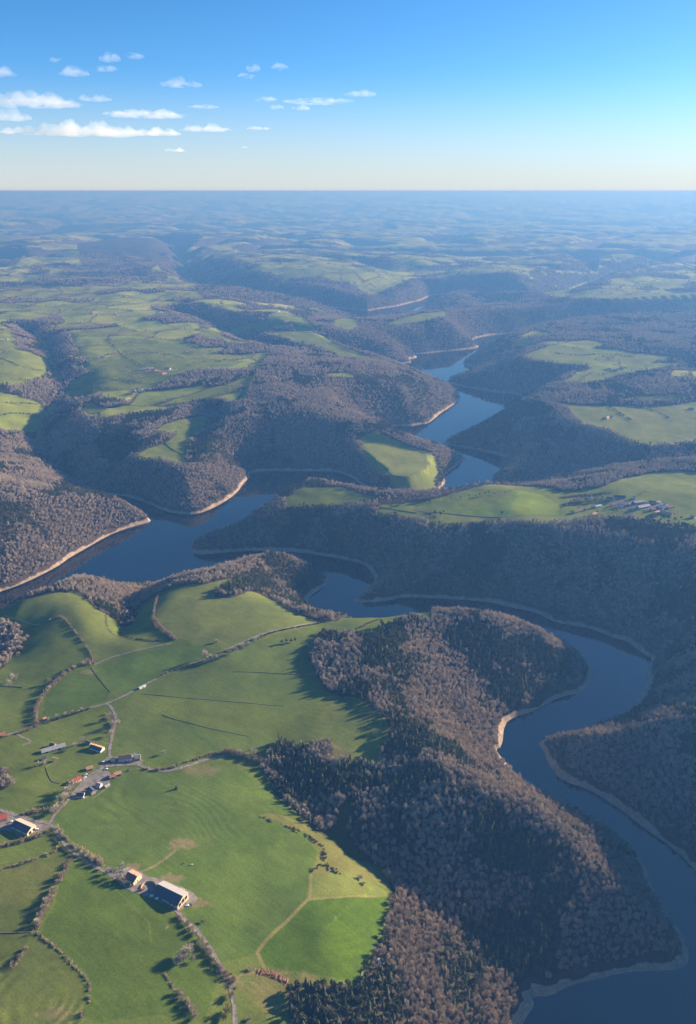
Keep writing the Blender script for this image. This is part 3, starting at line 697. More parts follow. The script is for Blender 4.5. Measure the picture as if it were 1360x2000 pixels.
# positions of the forest trees, band by band
FIELDf = (FIELD | (H < 5.8) & (SD < 24)).astype(np.float32)
for c, w in ROADS[:9]:
    m = (np.abs(X-c[:,0].mean()) < np.ptp(c[:,0])/2+20) & (np.abs(Y-c[:,1].mean()) < np.ptp(c[:,1])/2+20)
CONIF = [
 [(425,1168),(432,1150),(460,1135),(500,1112),(520,1085),(560,1082),(600,1098),(637,1125),(600,1160),(575,1160),(550,1135),(530,1135),(540,1150),(505,1158)],
 [(575,1930),(620,1918),(700,1918),(740,1890),(760,1890),(790,1960),(800,2200),(560,2200),(565,1960)],
 [(755,1530),(800,1495),(860,1500),(900,1540),(960,1570),(1010,1620),(1090,1680),(1090,1740),(1000,1700),(900,1690),(820,1690),(770,1650),(750,1590)],
 [(880,1220),(930,1225),(1000,1240),(1060,1255),(1120,1290),(1120,1330),(1060,1370),(990,1385),(960,1340),(920,1310),(880,1280)],
 [(615,1240),(640,1236),(690,1242),(720,1225),(790,1210),(830,1215),(790,1260),(720,1290),(700,1250),(640,1262)],
 [(540,1452),(565,1442),(600,1452),(600,1475),(545,1478)], [(530,1490),(640,1495),(742,1494),(735,1530),(660,1560),(560,1555)],
 [(-40,985),(40,990),(62,1000),(50,1020),(-40,1022)], [(100,945),(200,950),(230,960),(220,975),(150,970),(110,962)], [(150,1130),(200,1120),(270,1128),(285,1140),(200,1142),(160,1142)],
 [(200,835),(290,830),(320,850),(300,870),(270,895),(220,895),(190,880)], [(240,800),(330,790),(345,800),(300,830),(240,830)],
 [(1150,1400),(1250,1360),(1360,1340),(1360,1480),(1240,1450)], [(400,1010),(480,985),(540,960),(560,940),(600,938),(640,955),(560,975),(480,1010),(420,1040)],
 [(1180,1020),(1240,1018),(1330,1032),(1340,1060),(1250,1060),(1190,1040)], [(870,860),(960,810),(1050,785),(1080,800),(980,850),(900,875)],
]
CONf = CON.astype(np.float32).copy() - .20
for p in CONIF:
    m = mask(to_plan(p), 2.0); CONf[m] += .48
RIMS = [[place(a, b_, 92) for a, b_ in p] for p in ([(735,970),(800,962),(870,948),(950,930),(1015,925),(1015,962),(960,968),(870,978),(740,992)], [(560,968),(600,945),(660,950),(735,965),(735,985),(660,972),(560,978)])]
pts_b = []; pts_c = []
def scatter(d0, d1, sp, s0, s1, seed, amax):
    rng = np.random.default_rng(seed); xm = math.sin(min(amax, 1.5))*d1
    gx, gy = np.meshgrid(np.arange(-xm, xm, sp), np.arange(d0*.5, d1, sp*.9))
    jt = .95 if sp < 8 else 1.7; gx = gx+(rng.random(gx.shape)-.5)*sp*jt; gy = gy+(rng.random(gx.shape)-.5)*sp*jt; gx = gx.ravel(); gy = gy.ravel()
    d = np.hypot(gx, gy); a = np.arctan2(gx, gy); k = (d > d0) & (d < d1) & (np.abs(a) < amax); gx, gy, d = gx[k], gy[k], d[k]
    k = (lookup(FIELDf, gx, gy) < .45) & (lookup(SD, gx, gy) > 4) & (rng.random(len(gx)) > .05)
    for pl in YARDS: k &= ~inside(gx, gy, pl)
    for pl in RIMS: k &= ~(inside(gx, gy, pl) & (rng.random(len(gx)) < .85))
    gx, gy, d = gx[k], gy[k], d[k]
    z = lookup(H, gx, gy)-.1; s = s0+(s1-s0)*rng.random(len(gx))**1.3
    s *= 1+.22*fbm(gx, gy, 60, 2, 201)
    con = lookup(CONf, gx, gy)+(rng.random(len(gx))-.5)*.26 > 0
    for sel, out in ((~con, pts_b), (con, pts_c)):
        n = sel.sum(); out.append(np.stack([gx[sel], gy[sel], z[sel], s[sel], rng.random(n)*6.283, rng.random(n), (.35+.75*s[sel])*(.85+.45*rng.random(n))], 1))
scatter(260, 1250, 4.6, .62, 1.25, 1, .74)
scatter(1250, 2600, 5.8, .7, 1.2, 2, .62)
scatter(2600, 4600, 9, .95, 1.4, 3, .58)
scatter(4600, 9000, 16, 1.1, 1.6, 4, .56)
PB = np.concatenate(pts_b); PC = np.concatenate(pts_c)
# hedgerow trees between the far fields
hm = np.nonzero(HEDGE & (D < 9000) & (D > 2500) & (np.abs(A) < .55))
if len(hm[0]):
    rng = np.random.default_rng(9); w = (D[hm]**2); w = w/w.sum()
    pick = rng.choice(len(hm[0]), 9000, p=w); j, i = hm[0][pick], hm[1][pick]; n = len(j)
    sc_ = .6+.9*rng.random(n); PB = np.concatenate([PB, np.stack([X[j,i]+rng.normal(size=n)*4, Y[j,i]+rng.normal(size=n)*4, H[j,i]-.2, sc_, rng.random(n)*6.28, rng.random(n), sc_], 1)])
print('forest trees', len(PB), len(PC))

def visible(x, y, z):
    n = np.arange(1, 60)/60.0
    ok = np.ones(len(x), bool)
    for f in n[18:]:
        g = lookup(H, x*f, y*f); ok &= (CAM_Z+(z-CAM_Z)*f) > g+2
    px, py = project(x, y, z); return ok & (px > 2) & (px < 1358) & (py < 1998)
def split_near(P, n=300):
    o = np.argsort(np.hypot(P[:,0], P[:,1])); c = o[:9000]
    v = visible(P[c,0], P[c,1], P[c,2]+6*P[c,3]); c = c[v][:n]
    m = np.zeros(len(P), bool); m[c] = True; return P[m], P[~m]
NB, PB = split_near(PB, 145); NC, PC = split_near(PC)
def put_single(P, name, label, group, meshes):
    first = None
    for q in P:
        me = meshes[int(q[5]*len(meshes)*.999)]
        o = bpy.data.objects.new(name, me); COL.objects.link(o)
        o.location = q[:3]; o.rotation_euler = (0, 0, q[4]); o.scale = (q[3], q[3], q[6])
        o['label'] = label; o['category'] = 'tree'; o['group'] = group
put_single(NB, 'bare_tree', 'bare grey-brown tree packed in the sunlit wood along the bottom edge', 'bare trees in the nearest wood', WHOLE['bare'])
put_single(NC, 'conifer_tree', 'dark green conifer packed in the woods nearest the bottom edge', 'conifers in the nearest woods', WHOLE['cone'])

def scatter_obj(name, P, meshes, label):
    me = bpy.data.meshes.new(name); me.vertices.add(len(P)); me.vertices.foreach_set('co', P[:,:3].astype(np.float32).ravel())
    a = me.attributes.new('sc', 'FLOAT_VECTOR', 'POINT'); a.data.foreach_set('vector', np.stack([P[:,3], P[:,3], P[:,6]], 1).astype(np.float32).ravel())
    a = me.attributes.new('rt', 'FLOAT_VECTOR', 'POINT'); a.data.foreach_set('vector', np.stack([0*P[:,4], 0*P[:,4], P[:,4]], 1).astype(np.float32).ravel())
    a = me.attributes.new('kd', 'INT', 'POINT'); a.data.foreach_set('value', (P[:,5]*len(meshes)*.9999).astype(np.int32))
    o = bpy.data.objects.new(name, me); COL.objects.link(o); o['kind'] = 'stuff'; o['label'] = label
    src = bpy.data.collections.new(name+'_source')
    for i, m in enumerate(meshes): src.objects.link(bpy.data.objects.new(name+'_source_%02d' % i, m))
    ng = bpy.data.node_groups.new(name, 'GeometryNodeTree')
    ng.interface.new_socket('Geometry', in_out='INPUT', socket_type='NodeSocketGeometry'); ng.interface.new_socket('Geometry', in_out='OUTPUT', socket_type='NodeSocketGeometry')
    gi = ng.nodes.new('NodeGroupInput'); go = ng.nodes.new('NodeGroupOutput'); ci = ng.nodes.new('GeometryNodeCollectionInfo'); ip = ng.nodes.new('GeometryNodeInstanceOnPoints')
    ci.inputs['Collection'].default_value = src; ci.inputs['Separate Children'].default_value = True; ci.inputs['Reset Children'].default_value = True
    ip.inputs['Pick Instance'].default_value = True
    def at(nm, ty):
        n_ = ng.nodes.new('GeometryNodeInputNamedAttribute'); n_.data_type = ty; n_.inputs['Name'].default_value = nm; return n_.outputs['Attribute']
    ng.links.new(gi.outputs[0], ip.inputs['Points']); ng.links.new(ci.outputs[0], ip.inputs['Instance'])
    ng.links.new(at('kd', 'INT'), ip.inputs['Instance Index']); ng.links.new(at('rt', 'FLOAT_VECTOR'), ip.inputs['Rotation']); ng.links.new(at('sc', 'FLOAT_VECTOR'), ip.inputs['Scale'])
    ng.links.new(ip.outputs[0], go.inputs[0])
    md = o.modifiers.new('trees', 'NODES'); md.node_group = ng
    return o
scatter_obj('bare_woods', PB, WHOLE['bare'], 'leafless brown woods covering the gorge slopes')
scatter_obj('conifer_woods', PC, WHOLE['cone'], 'dark conifer woods on the gorge slopes and hills')
# ------------------------------------------------------------------ single trees, hedges and field walls
def tag(o, label, cat, group=None):
    o['label'] = label; o['category'] = cat
    if group: o['group'] = group
    return o
CNT = [0]
def tree(px, py, kind, s, label, group=None, seed=None):
    """a free-standing tree: photo point of its foot, kind, scale"""
    x, y = ground_hits([(px, py)])[0]; return tree_at(x, y, kind, s, label, group)
KN = {'bare': 'bare_tree', 'shrub': 'bare_shrub', 'yellow': 'willow_tree', 'fir': 'fir_tree', 'pine': 'pine_tree'}
def tree_at(x, y, kind, s, label, group=None):
    CNT[0] += 1; rng = random.Random(CNT[0]*7+3)
    r = bpy.data.objects.new(KN[kind], None); COL.objects.link(r)
    r.location = (x, y, gz(x, y)-.1); r.rotation_euler = (0, 0, rng.random()*6.28); s *= (1.05 if y > 1400 else 1.5); r.scale = (s*(.92+.16*rng.random()),)*2 + (s,)
    r.empty_display_size = .5; tag(r, label, 'shrub' if kind == 'shrub' else 'tree', group)
    tr, cr = PARTS[kind][rng.randrange(3)]
    for nm, me in (('trunk', tr), ('crown', cr)):
        o = bpy.data.objects.new(nm, me); COL.objects.link(o); o.parent = r
    return r
T = tree
T(755,1714,'bare',1.0,'round bare tree alone on the rough grass above the bright green field')
T(623,1613,'bare',1.15,'large bare tree at the left rim of the shaded ravine meadow')
T(637,1617,'shrub',1.2,'low bare bush beside the large bare tree at the ravine rim')
T(703,1716,'shrub',1.3,'round brown bush on the pale grass left of the round bare tree')
T(710,1727,'shrub',1.0,'small brown bush just below the round one on the pale grass')
T(640,1982,'bare',1.15,'round bare tree standing in front of the dark conifers at the bottom')
for i,(x,y,s,l) in enumerate([(402,1286,1.15,'tallest of the bare trees beside the lane across the middle meadows'),(412,1290,1.0,'bare tree leaning against the tallest one on the middle lane'),(424,1288,.9,'bare tree just right of the tall pair beside the middle lane'),
  (449,1281,.85,'first rounded bare tree of the row climbing the middle lane'),(461,1276,.9,'second rounded bare tree of the row climbing the middle lane'),(474,1268,.85,'third rounded bare tree of the row climbing the middle lane'),
  (486,1262,.8,'fourth rounded bare tree of the row climbing the middle lane'),(498,1255,.85,'fifth rounded bare tree of the row climbing the middle lane'),(512,1247,.75,'topmost rounded bare tree of the row climbing the middle lane')]):
    T(x,y,'bare',s,l,'bare trees along the middle lane')
T(424,1254,'shrub',1.4,'small bare bush alone in the meadow above the tall bare trees')
for x,y,k,l in [(551,1258,'pine','left one of the dark pines in the small clump on the open meadow'),(560,1256,'pine','tallest dark pine in the small clump on the open meadow'),(569,1256,'pine','dark pine right of the tallest in the small clump on the open meadow'),(577,1254,'pine','rightmost low pine of the small clump on the open meadow')]:
    T(x,y,k,.62,l,'pine clump on the open meadow')
T(605,1265,'shrub',1.6,'bare bush at the corner of the forest by the long tree shadows')
T(696,1497,'bare',.85,'round bare tree at the lower edge of the meadow above the ravine wood')
T(497,1474,'bare',.95,'round bare tree left of the dark pine copse')
T(320,1473,'bare',.55,'thin bare tree alone in the meadow above the farm lane')
T(345,1541,'fir',.42,'tiny fir standing in for a small pole in the big meadow right of the hamlet')  # fir added in place of a small pole known by its shadow
T(396,1802,'yellow',.55,'small pale bush at the roadside below the big barn')
for i,(x,y,s) in enumerate([(12,1262,1.1),(30,1258,1.25),(20,1283,.9),(42,1262,.9),(47,1247,.95),(8,1240,1.0),(37,1275,.7),(28,1322,1.1),(14,1290,1.1),(20,1335,1.0),(5,1228,1.1),(55,1240,.6)]):
    T(x,y+8,'bare',s*1.05,'round bare tree in the shaded hollow at the left edge','bare trees in the shaded hollow')
T(97,1334,'bare',.75,'lone bare tree left of the curved brown hedge')
for x,y,s,l in [(218,1404,.85,'upper bare tree beside the road north of the hamlet'),(221,1421,1.0,'bare tree halfway down the road north of the hamlet'),(216,1437,.8,'lower bare tree beside the road north of the hamlet'),(232,1415,.7,'bare tree on the right side of the road north of the hamlet')]:
    T(x,y,'bare',s,l,'bare trees on the hamlet road')
for i,(x,y,s,l) in enumerate([(346,1884,.95,'leftmost bare tree of the thicket throwing a long shadow below the barn'),(354,1878,1.0,'second bare tree from the left in the thicket below the barn'),(362,1872,1.05,'middle bare tree of the thicket below the barn'),
   (370,1867,1.1,'tallest bare tree at the right end of the thicket below the barn'),(358,1882,.8,'low bare tree at the front of the thicket below the barn'),(379,1878,.5,'small bare tree right of the thicket below the barn')]):
    T(x,y,'bare',s,l,'thicket below the barn')
T(383,1868,'yellow',.4,'little tan bush right of the thicket below the barn')
T(450,1948,'yellow',.95,'pale rounded tree beside the road at the bottom')
T(443,1978,'yellow',1.1,'yellow budding tree beside the road near the bottom edge')
T(437,1992,'yellow',.9,'yellow tree lowest down beside the road')
T(487,1993,'shrub',1.1,'pale bare bush in the grass near the bottom edge')
T(489,1894,'shrub',.9,'dark little bush by the track behind the log pile')
for x,y,s,l in [(235,1718,1.0,'bare tree overhanging the house with the salmon roof'),(228,1712,.95,'bare tree left of the house with the salmon roof'),(240,1724,.85,'bare tree at the front wall of the house with the salmon roof'),
   (216,1705,.8,'bare tree at the roadside left of the salmon roofed house'),(240,1696,.75,'slim bare tree behind the salmon roofed house'),(246,1728,.7,'low bare tree at the road corner of the salmon roofed house')]:
    T(x,y,'bare',s*.85,l,'bare trees round the salmon roofed house')
for x,y,s,l in [(123,1578,.9,'lowest bare tree in the brown thicket beside the hamlet road'),(118,1570,1.0,'bare tree at the left side of the hamlet road thicket'),(130,1565,1.0,'bare tree in the middle of the hamlet road thicket'),(127,1556,.9,'upper left bare tree of the hamlet road thicket'),
    (137,1552,1.0,'bare tree near the top of the hamlet road thicket'),(142,1543,1.05,'topmost bare tree of the hamlet road thicket'),(112,1585,.8,'bare tree at the foot of the hamlet road thicket'),(104,1590,.8,'bare tree left of the foot of the hamlet road thicket')]:
    T(x,y,'bare',s,l,'thicket beside the hamlet road')
for x,y,s,l in [(4,1525,.95,'left bare tree in the round grove at the left edge'),(12,1518,1.0,'top bare tree in the round grove at the left edge'),(20,1530,.95,'right bare tree in the round grove at the left edge'),(8,1535,.9,'bottom bare tree in the round grove at the left edge'),(28,1532,.7,'small bare tree right of the round grove at the left edge')]:
    T(x,y,'bare',s,l,'round grove at the left edge')
T(162,1452,'bare',.75,'bare tree left of the white house with the orange roof'); T(148,1462,'bare',.7,'bare tree between the long barn and the orange roofed house')
T(251,1506,'fir',.4,'small dark evergreen in the garden below the farm lane'); T(268,1486,'bare',.6,'bare tree at the right end of the long farmhouse'); T(108,1486,'shrub',1.3,'bare bush below the long grey barn'); T(75,1496,'bare',.6,'bare tree on the slope below the long grey barn')
T(88,1492,'shrub',1.3,'bare bush on the slope right of the bare tree below the long barn')
T(980,1006,'pine',1.15,'lone dark round tree in the bright meadow of the opposite ridge')
for x,y,s,l in [(840,1010,1.5,'left tree of the dark clump on the opposite ridge'),(850,1006,1.6,'top tree of the dark clump on the opposite ridge'),(860,1010,1.6,'right tree of the dark clump on the opposite ridge'),(848,1016,1.4,'front tree of the dark clump on the opposite ridge'),(866,1004,1.1,'small tree at the right end of the dark clump on the opposite ridge')]:
    T(x,y,'pine',s*.85,l,'dark clump on the opposite ridge')
T(1166,1003,'pine',.95,'dark round tree behind the white house on the opposite ridge')
for i,(x,y) in enumerate([(1262,1016),(1272,1012),(1284,1008),(1296,1012),(1306,1016),(1318,1018),(1290,1020),(1275,1021),(1330,1016),(1305,1023)]):
    T(x,y,'pine',1.15,'dark tree in the grove below the village houses','grove below the village')
rr = random.Random(5)
for i in range(26):
    x = 752+i*9.6+rr.random()*5; y = 990-(i*9.6)*.128+rr.random()*3-6
    T(x,y+5,'pine' if rr.random()<.7 else 'bare',.35+.4*rr.random(),'small tree on the far rim of the opposite ridge above the water','trees on the far rim of the opposite ridge')
for i in range(30):
    x = 1100+rr.random()*230; y = 975+rr.random()*28
    T(x,y,'bare',.5+.35*rr.random(),'bare garden tree among the village houses','bare garden trees in the village')
T(1205,958,'bare',.9,'bare tree on the green hilltop behind the village'); T(1260,962,'bare',.8,'bare tree right of the green hilltop behind the village')
T(690,632,'pine',.7,'tiny dark tree by the round pale field across the gorge')

# hedges: many twig tufts along a line
tuft_cache = {}
def tuft(mb, rng, x, y, z, r, h, n, L=1.0, W=.24):
    P = unit(rng.normal(size=(n,3)))*(rng.random((n,1))**.5)*np.array([r, r, h*.55])+np.array([0,0,h*.5]); P[:,2] = np.maximum(P[:,2], .1)
    d = unit(P-np.array([0,0,-.5])+rng.normal(size=(n,3))*.7); d[:,2] += .3; d = unit(d)
    mb.tris((twig_tris(rng, P, d, L, W)+np.array([x,y,z])).reshape(-1,3), 0)
m_scrub, _, _ = mat('scrub', (.34, .26, .20), .95, .05); m_scrubdark, _, _ = mat('dark_scrub', (.11, .11, .065), .95, .05); m_bramble, _, _ = mat('pale_scrub', (.42, .35, .23), .95, .05)
def hedge(pts, label, w=3.5, h=2.6, m=None, gap=.12, name='hedge', dens=1.0, plan=None):
    c = plan if plan is not None else catmull([tuple(p) for p in ground_hits(pts)], 1.5)
    CNT[0] += 1; rng = np.random.default_rng(CNT[0]); mb = MB()
    L = np.concatenate([[0], np.cumsum(np.hypot(*np.diff(c, axis=0).T))]); n = max(2, int(L[-1]/1.5*dens*max(1, w/2.6)))
    cx, cy = c.mean(0); z0 = gz(cx, cy)
    vary = fbm(L, L*0, 22, 2, CNT[0])
    for s in rng.random(n)*L[-1]:
        if fbm(np.array([s]), np.array([3.3]), 17, 2, CNT[0]+5)[0] < -0.5+gap*1.5: continue
        x = np.interp(s, L, c[:,0])+(rng.random()-.5)*w; y = np.interp(s, L, c[:,1])+(rng.random()-.5)*w
        k = (.7+.6*rng.random())*(1+.5*np.interp(s, L, vary))
        tuft(mb, rng, x-cx, y-cy, gz(x, y)-z0-.1, 1.6*k, h*k*1.3, 40, 1.1+.14*h, .36)
    if not mb.v: return
    me = mb.mesh(name, [m or m_scrub]); o = bpy.data.objects.new(name, me); COL.objects.link(o); o.location = (cx, cy, z0)
    return tag(o, label, 'hedge' if name == 'hedge' else 'scrub')
hedge([(73,1417),(70,1395),(76,1375),(88,1355),(105,1338),(120,1325),(130,1315),(150,1303),(175,1296)],'tall brown hedge curving round the meadow left of the crossroads',4.5,4.6)
hedge([(184,1297),(178,1280),(170,1264),(152,1240),(140,1225),(130,1212)],'bare brown hedge running up from the pale track to the meadow crest',1.6,1.8)
hedge([(95,1214),(105,1208),(118,1206),(130,1211)],'short hooked brown hedge at the top of the meadow on the left',3,2.4)
hedge([(172,1290),(182,1298)],'dense brown clump where the track meets two hedges',5,4)
hedge([(322,1151),(312,1160),(306,1175),(301,1195),(300,1212),(308,1228),(325,1240),(340,1250)],'dark edged hedge curving down between the gully meadow and the large green slope',3.0,3.4)
hedge([(300,1205),(312,1224),(330,1238),(344,1250)],'thick brown hedge end where three meadows meet',5,3.5)
hedge([(160,1152),(172,1166),(182,1182),(198,1192),(212,1200),(224,1206)],'scrubby hedge stepping down to the gully at the lake side',3.5,2.6)
hedge([(207,1200),(209,1222),(218,1236),(235,1242)],'thin bank hedge curling round the head of the gully',1.0,.9)
hedge([(232,1225),(238,1240),(256,1246),(285,1250),(320,1251)],'dark low hedge along the foot of the gully meadow',2.0,1.4,m_scrubdark)
hedge([(312,1322),(340,1310),(370,1300),(395,1292),(430,1276),(460,1266)],'ragged hedge along the lane across the middle meadows',2.4,2.0)
hedge([(500,1250),(530,1236),(560,1229),(600,1222),(640,1213)],'low dark hedge along the upper end of the lane toward the forest',1.6,1.5,m_scrubdark)
hedge([(505,1160),(530,1170),(555,1184),(585,1198),(615,1208),(650,1212)],'brown scrub strip along the steep rim above the lake',5,2.6)
hedge([(660,1212),(690,1206),(730,1200),(780,1193),(830,1188)],'brown scrub strip on the saddle between the meadow and the water',6,3.0)
hedge([(700,1228),(715,1220),(735,1212),(745,1210)],'small brown scrub patch inside the pale saddle meadow',4,1.8)
hedge([(0,1176),(40,1166),(80,1156),(120,1150),(160,1146)],'dark scrub rim between the upper left meadow and the lake shore',5,3.0,m_scrubdark)
hedge([(330,1150),(370,1140),(410,1130),(450,1120),(485,1114)],'bare scrub rim between the large green slope and the lake',6,3.4)
hedge([(60,1421),(90,1412),(120,1402),(150,1393),(180,1382)],'dark hedge above the lane left of the crossroads',2.4,2.4,m_scrubdark)
hedge([(-20,1446),(20,1437),(50,1428),(75,1418)],'brown hedge beside the lane at the left edge above the long barn',3.5,3.0)
hedge([(280,1502),(310,1504),(345,1496),(380,1484),(415,1473),(440,1470)],'tan hedge above the farm lane right of the hamlet',2.8,2.2,m_bramble)
hedge([(430,1470),(460,1472),(490,1482),(515,1492),(530,1510),(545,1535)],'thick brown hedge leading from the lane into the ravine wood',7,5)
hedge([(-10,1656),(20,1650),(50,1642),(75,1634),(97,1622)],'grey-brown hedge below the barn at the left edge',4,3.2)
hedge([(-10,1702),(20,1694),(50,1685),(80,1675)],'straight dark hedge dividing the small fields at the left edge',2.6,2.2)
hedge([(80,1673),(100,1668),(112,1660),(118,1648)],'pale bushy end of the hedge dividing the small fields',3.5,1.6,m_bramble)
hedge([(137,1678),(130,1695),(124,1712)],'upper brown hedge running down from the road on the left',4,3.2)
hedge([(122,1712),(112,1732),(100,1755),(88,1775),(78,1798),(71,1816)],'tall brown hedge throwing long shadows across the rough pasture',4.4,4.6)
hedge([(66,1822),(58,1845),(42,1868),(22,1890),(0,1908)],'straggling brown hedge running to the left edge',3.4,3.0,gap=.25)
hedge([(74,1822),(92,1838),(110,1852),(130,1870),(150,1892),(166,1906),(175,1925),(175,1950),(170,1972)],'low straw coloured hedge curving round the spiral mown field',1.4,1.3,m_bramble)
hedge([(160,1985),(166,1974)],'small pale shrub clump at the end of the curved low hedge',3.5,3.0)
hedge([(108,1609),(119,1628),(133,1644),(148,1654),(167,1664),(187,1676),(205,1688)],'pale bramble verge along the right side of the road',2.8,3.4,m_bramble)
hedge([(165,1668),(182,1678),(200,1693)],'taller tan bushes on the road verge above the salmon roofed house',3.4,5.0,m_bramble)
hedge([(98,1625),(110,1645),(124,1660),(140,1674)],'dark hedge on the left side of the road below the junction',1.6,1.6,m_scrubdark)
hedge([(346,1790),(365,1812),(385,1836),(402,1862),(415,1886)],'brown roadside scrub below the big barn',2.6,3)
hedge([(405,1850),(420,1875),(432,1898),(445,1915)],'dense pinkish scrub over the road near the track junction',4.5,3.0)
hedge([(440,1900),(452,1912),(458,1925)],'brown scrub clump at the track junction',5,2.2)
hedge([(322,1902),(335,1920),(345,1936)],'straw bank hedge below the thicket',1.4,1.1,m_bramble)
hedge([(345,1938),(360,1952),(372,1968),(384,1992)],'brown bushes running down to the bottom edge left of the road',4.0,3.6)
hedge([(510,1594),(530,1603),(552,1612),(570,1618)],'long tan thicket on the rim above the ravine',2.6,1.9,m_bramble)
hedge([(572,1620),(600,1634),(624,1650),(632,1668),(628,1690)],'spotty dark gorse along the edge of the big meadow',6,1.2,m_scrubdark,gap=.3)
hedge([(635,1690),(650,1700),(668,1704)],'dark gorse patch in the rough pale grass',8,1.4,m_scrubdark,gap=.2)
hedge([(608,1702),(615,1696),(626,1690)],'dark bush cluster at the corner of the big meadow',3,1.8,m_scrubdark)
hedge([(765,1752),(775,1765),(790,1775),(800,1790)],'brown scrub at the top corner of the bottom wood',6,3)
hedge([(752,1832),(744,1850),(740,1862)],'bare bushes on the right border of the bright green field',4,3)
hedge([(590,1470),(615,1478),(640,1486)],'brown scrub inside the small fenced plot by the pine copse',7,2.4)
hedge([(205,1396),(214,1412),(219,1430)],'brown roadside scrub north of the hamlet',3,2.4)
hedge([(45,1590),(75,1585),(100,1578)],'pale grey bushes left of the hamlet road thicket',4,3,m_bramble)
hedge([(1100,972),(1130,968),(1160,966),(1185,962)],'brown scrub belt behind the village across the gorge',8,2.4)
hedge([(880,1026),(930,1022),(980,1021),(1040,1021)],'scrub along the upper rim of the shaded gorge wall',5,4)
for nm, gl, L, s0 in [('tall bare tree in the brown hedge over the rough pasture','trees of the pasture hedge',[(120,1716),(115,1726),(108,1738),(102,1748),(97,1757),(92,1766),(86,1778),(80,1792),(75,1806)],.62),
  ('bare roadside tree on the bend below the big barn','trees on the road bend',[(368,1806),(377,1816),(386,1826),(395,1838),(404,1850),(411,1862),(419,1876),(426,1890)],.7),
  ('bare tree in the verge hedge left of the salmon roofed house','trees of the verge hedge',[(150,1664),(162,1670),(172,1676),(183,1683),(193,1690),(203,1697)],.6),
  ('bare tree in the curved brown hedge by the crossroads','trees of the curved hedge',[(72,1405),(75,1382),(84,1362),(97,1347),(112,1332),(128,1318),(146,1307),(165,1300)],.6),
  ('bare tree standing on the long lane bank above the hamlet','trees on the lane bank',[(95,1408),(112,1402),(128,1398),(143,1393),(160,1388)],.55),
  ('bare tree on the rim path between the lane and the ravine wood','trees on the rim path',[(452,1472),(468,1476),(484,1482),(500,1490),(512,1500),(522,1512),(530,1526),(538,1540)],.75),
  ('small bare tree in the bushes at the bottom edge left of the road','bottom edge trees',[(346,1940),(356,1950),(366,1962),(376,1976),(384,1988)],.6)]:
    for x_, y_ in L: T(x_, y_, 'bare', s0*(.85+.3*rr.random()), nm, gl)
for pts_, lab_ in [([(0,700),(30,712),(60,722),(95,727),(120,729)],'dark hedge slanting across the far left meadows beyond the stream'),([(35,684),(70,690),(100,702)],'upper hedge of the far left meadows beyond the stream'),
  ([(205,662),(225,680),(240,695),(265,708),(290,722)],'dark hedge from the hilltop wood down to the far hamlet'),([(240,695),(275,690),(320,692),(360,700)],'hedge dividing the pale meadows above the far hamlet'),
  ([(150,742),(185,738),(230,742),(280,748),(318,752)],'hedge below the far hamlet meadows'),([(125,762),(165,758),(210,760),(240,762)],'lowest hedge of the meadows left of the far hamlet'),([(0,786),(40,788),(86,792)],'dark hedge between the two bright meadows at the left edge'),
  ([(0,812),(40,808),(84,812)],'hedge through the lower bright meadow at the left edge'),([(1190,795),(1215,810),(1235,822)],'little hedge by the farm on the right hand meadow'),([(1240,795),(1275,802),(1310,818)],'thin hedge across the right hand meadow over the lake'),
  ([(1085,690),(1130,694),(1190,692),(1240,697)],'hedge through the upper right hand meadow'),([(20,740),(60,742),(80,738)],'hedge at the foot of the far left meadows')]:
    hedge(pts_, lab_, 5, 3.6, m_scrubdark, dens=.35)
# field walls and fences: low stone walls laid over the ground
m_wall, t, b = mat('dry_stone', (.24, .22, .18), .95, .05)
def wall_strip(pts, label, w=.45, h=.5):
    c = catmull([tuple(p) for p in ground_hits(pts)], 2.5); td = np.gradient(c, axis=0); td /= np.linalg.norm(td, axis=1)[:,None]+1e-9
    nr = np.stack([-td[:,1], td[:,0]], 1); V = []; F = []; rng = random.Random(len(label))
    cx, cy = c.mean(0); z0 = gz(cx, cy)
    for i, p in enumerate(c):
        z = gz(*p)-z0; k = .85+.3*rng.random()
        for o, dz in ((-w/2,-.6),(-w*.38,h*k),(w*.38,h*k),(w/2,-.6)):
            V.append((p[0]+nr[i][0]*o-cx, p[1]+nr[i][1]*o-cy, z+dz))
    for i in range(len(c)-1):
        for k in range(3): F.append((i*4+k, i*4+k+1, i*4+k+5, i*4+k+4))
    F += [(3,2,1,0), tuple(4*(len(c)-1)+k for k in range(4))]
    o = mesh_obj('field_wall', V, F, [m_wall]); o.location = (cx, cy, z0); return tag(o, label, 'wall')
wall_strip([(178,1304),(190,1320),(204,1338),(216,1352)],'straight dark wall from the track down to the crossroads')
wall_strip([(278,1355),(330,1360),(400,1366),(470,1372),(555,1379)],'long straight wall crossing the wide meadow below the lane')
wall_strip([(318,1397),(350,1407),(400,1420),(450,1431),(485,1438)],'slanting wall in the middle of the wide meadow')
wall_strip([(8,1202),(30,1209),(50,1215),(75,1222)],'dark wall above the shaded hollow at the left edge')
wall_strip([(592,1449),(618,1446),(644,1446),(645,1465),(646,1488)],'wall round the small brown plot beside the pine copse')
wall_strip([(440,1258),(520,1236)] if False else [(455,1312),(520,1314),(610,1318)],'faint straight wall across the meadow under the long tree shadows',.6,.7)
wall_strip([(90,1500),(94,1512),(102,1526),(118,1530)],'curved garden wall below the long grey barn')
wall_strip([(90,1498),(100,1492),(112,1488)],'short pale wall at the bush below the long grey barn')
wall_strip([(180,1560),(192,1552),(205,1542)],'pale garden wall behind the small white house')
wall_strip([(-10,1823),(30,1822),(64,1821)],'thin wall closing the rough pasture at the left edge',.6,.8)
wall_strip([(232,1512),(250,1508),(275,1503)],'dark wall behind the two salmon roofed sheds')
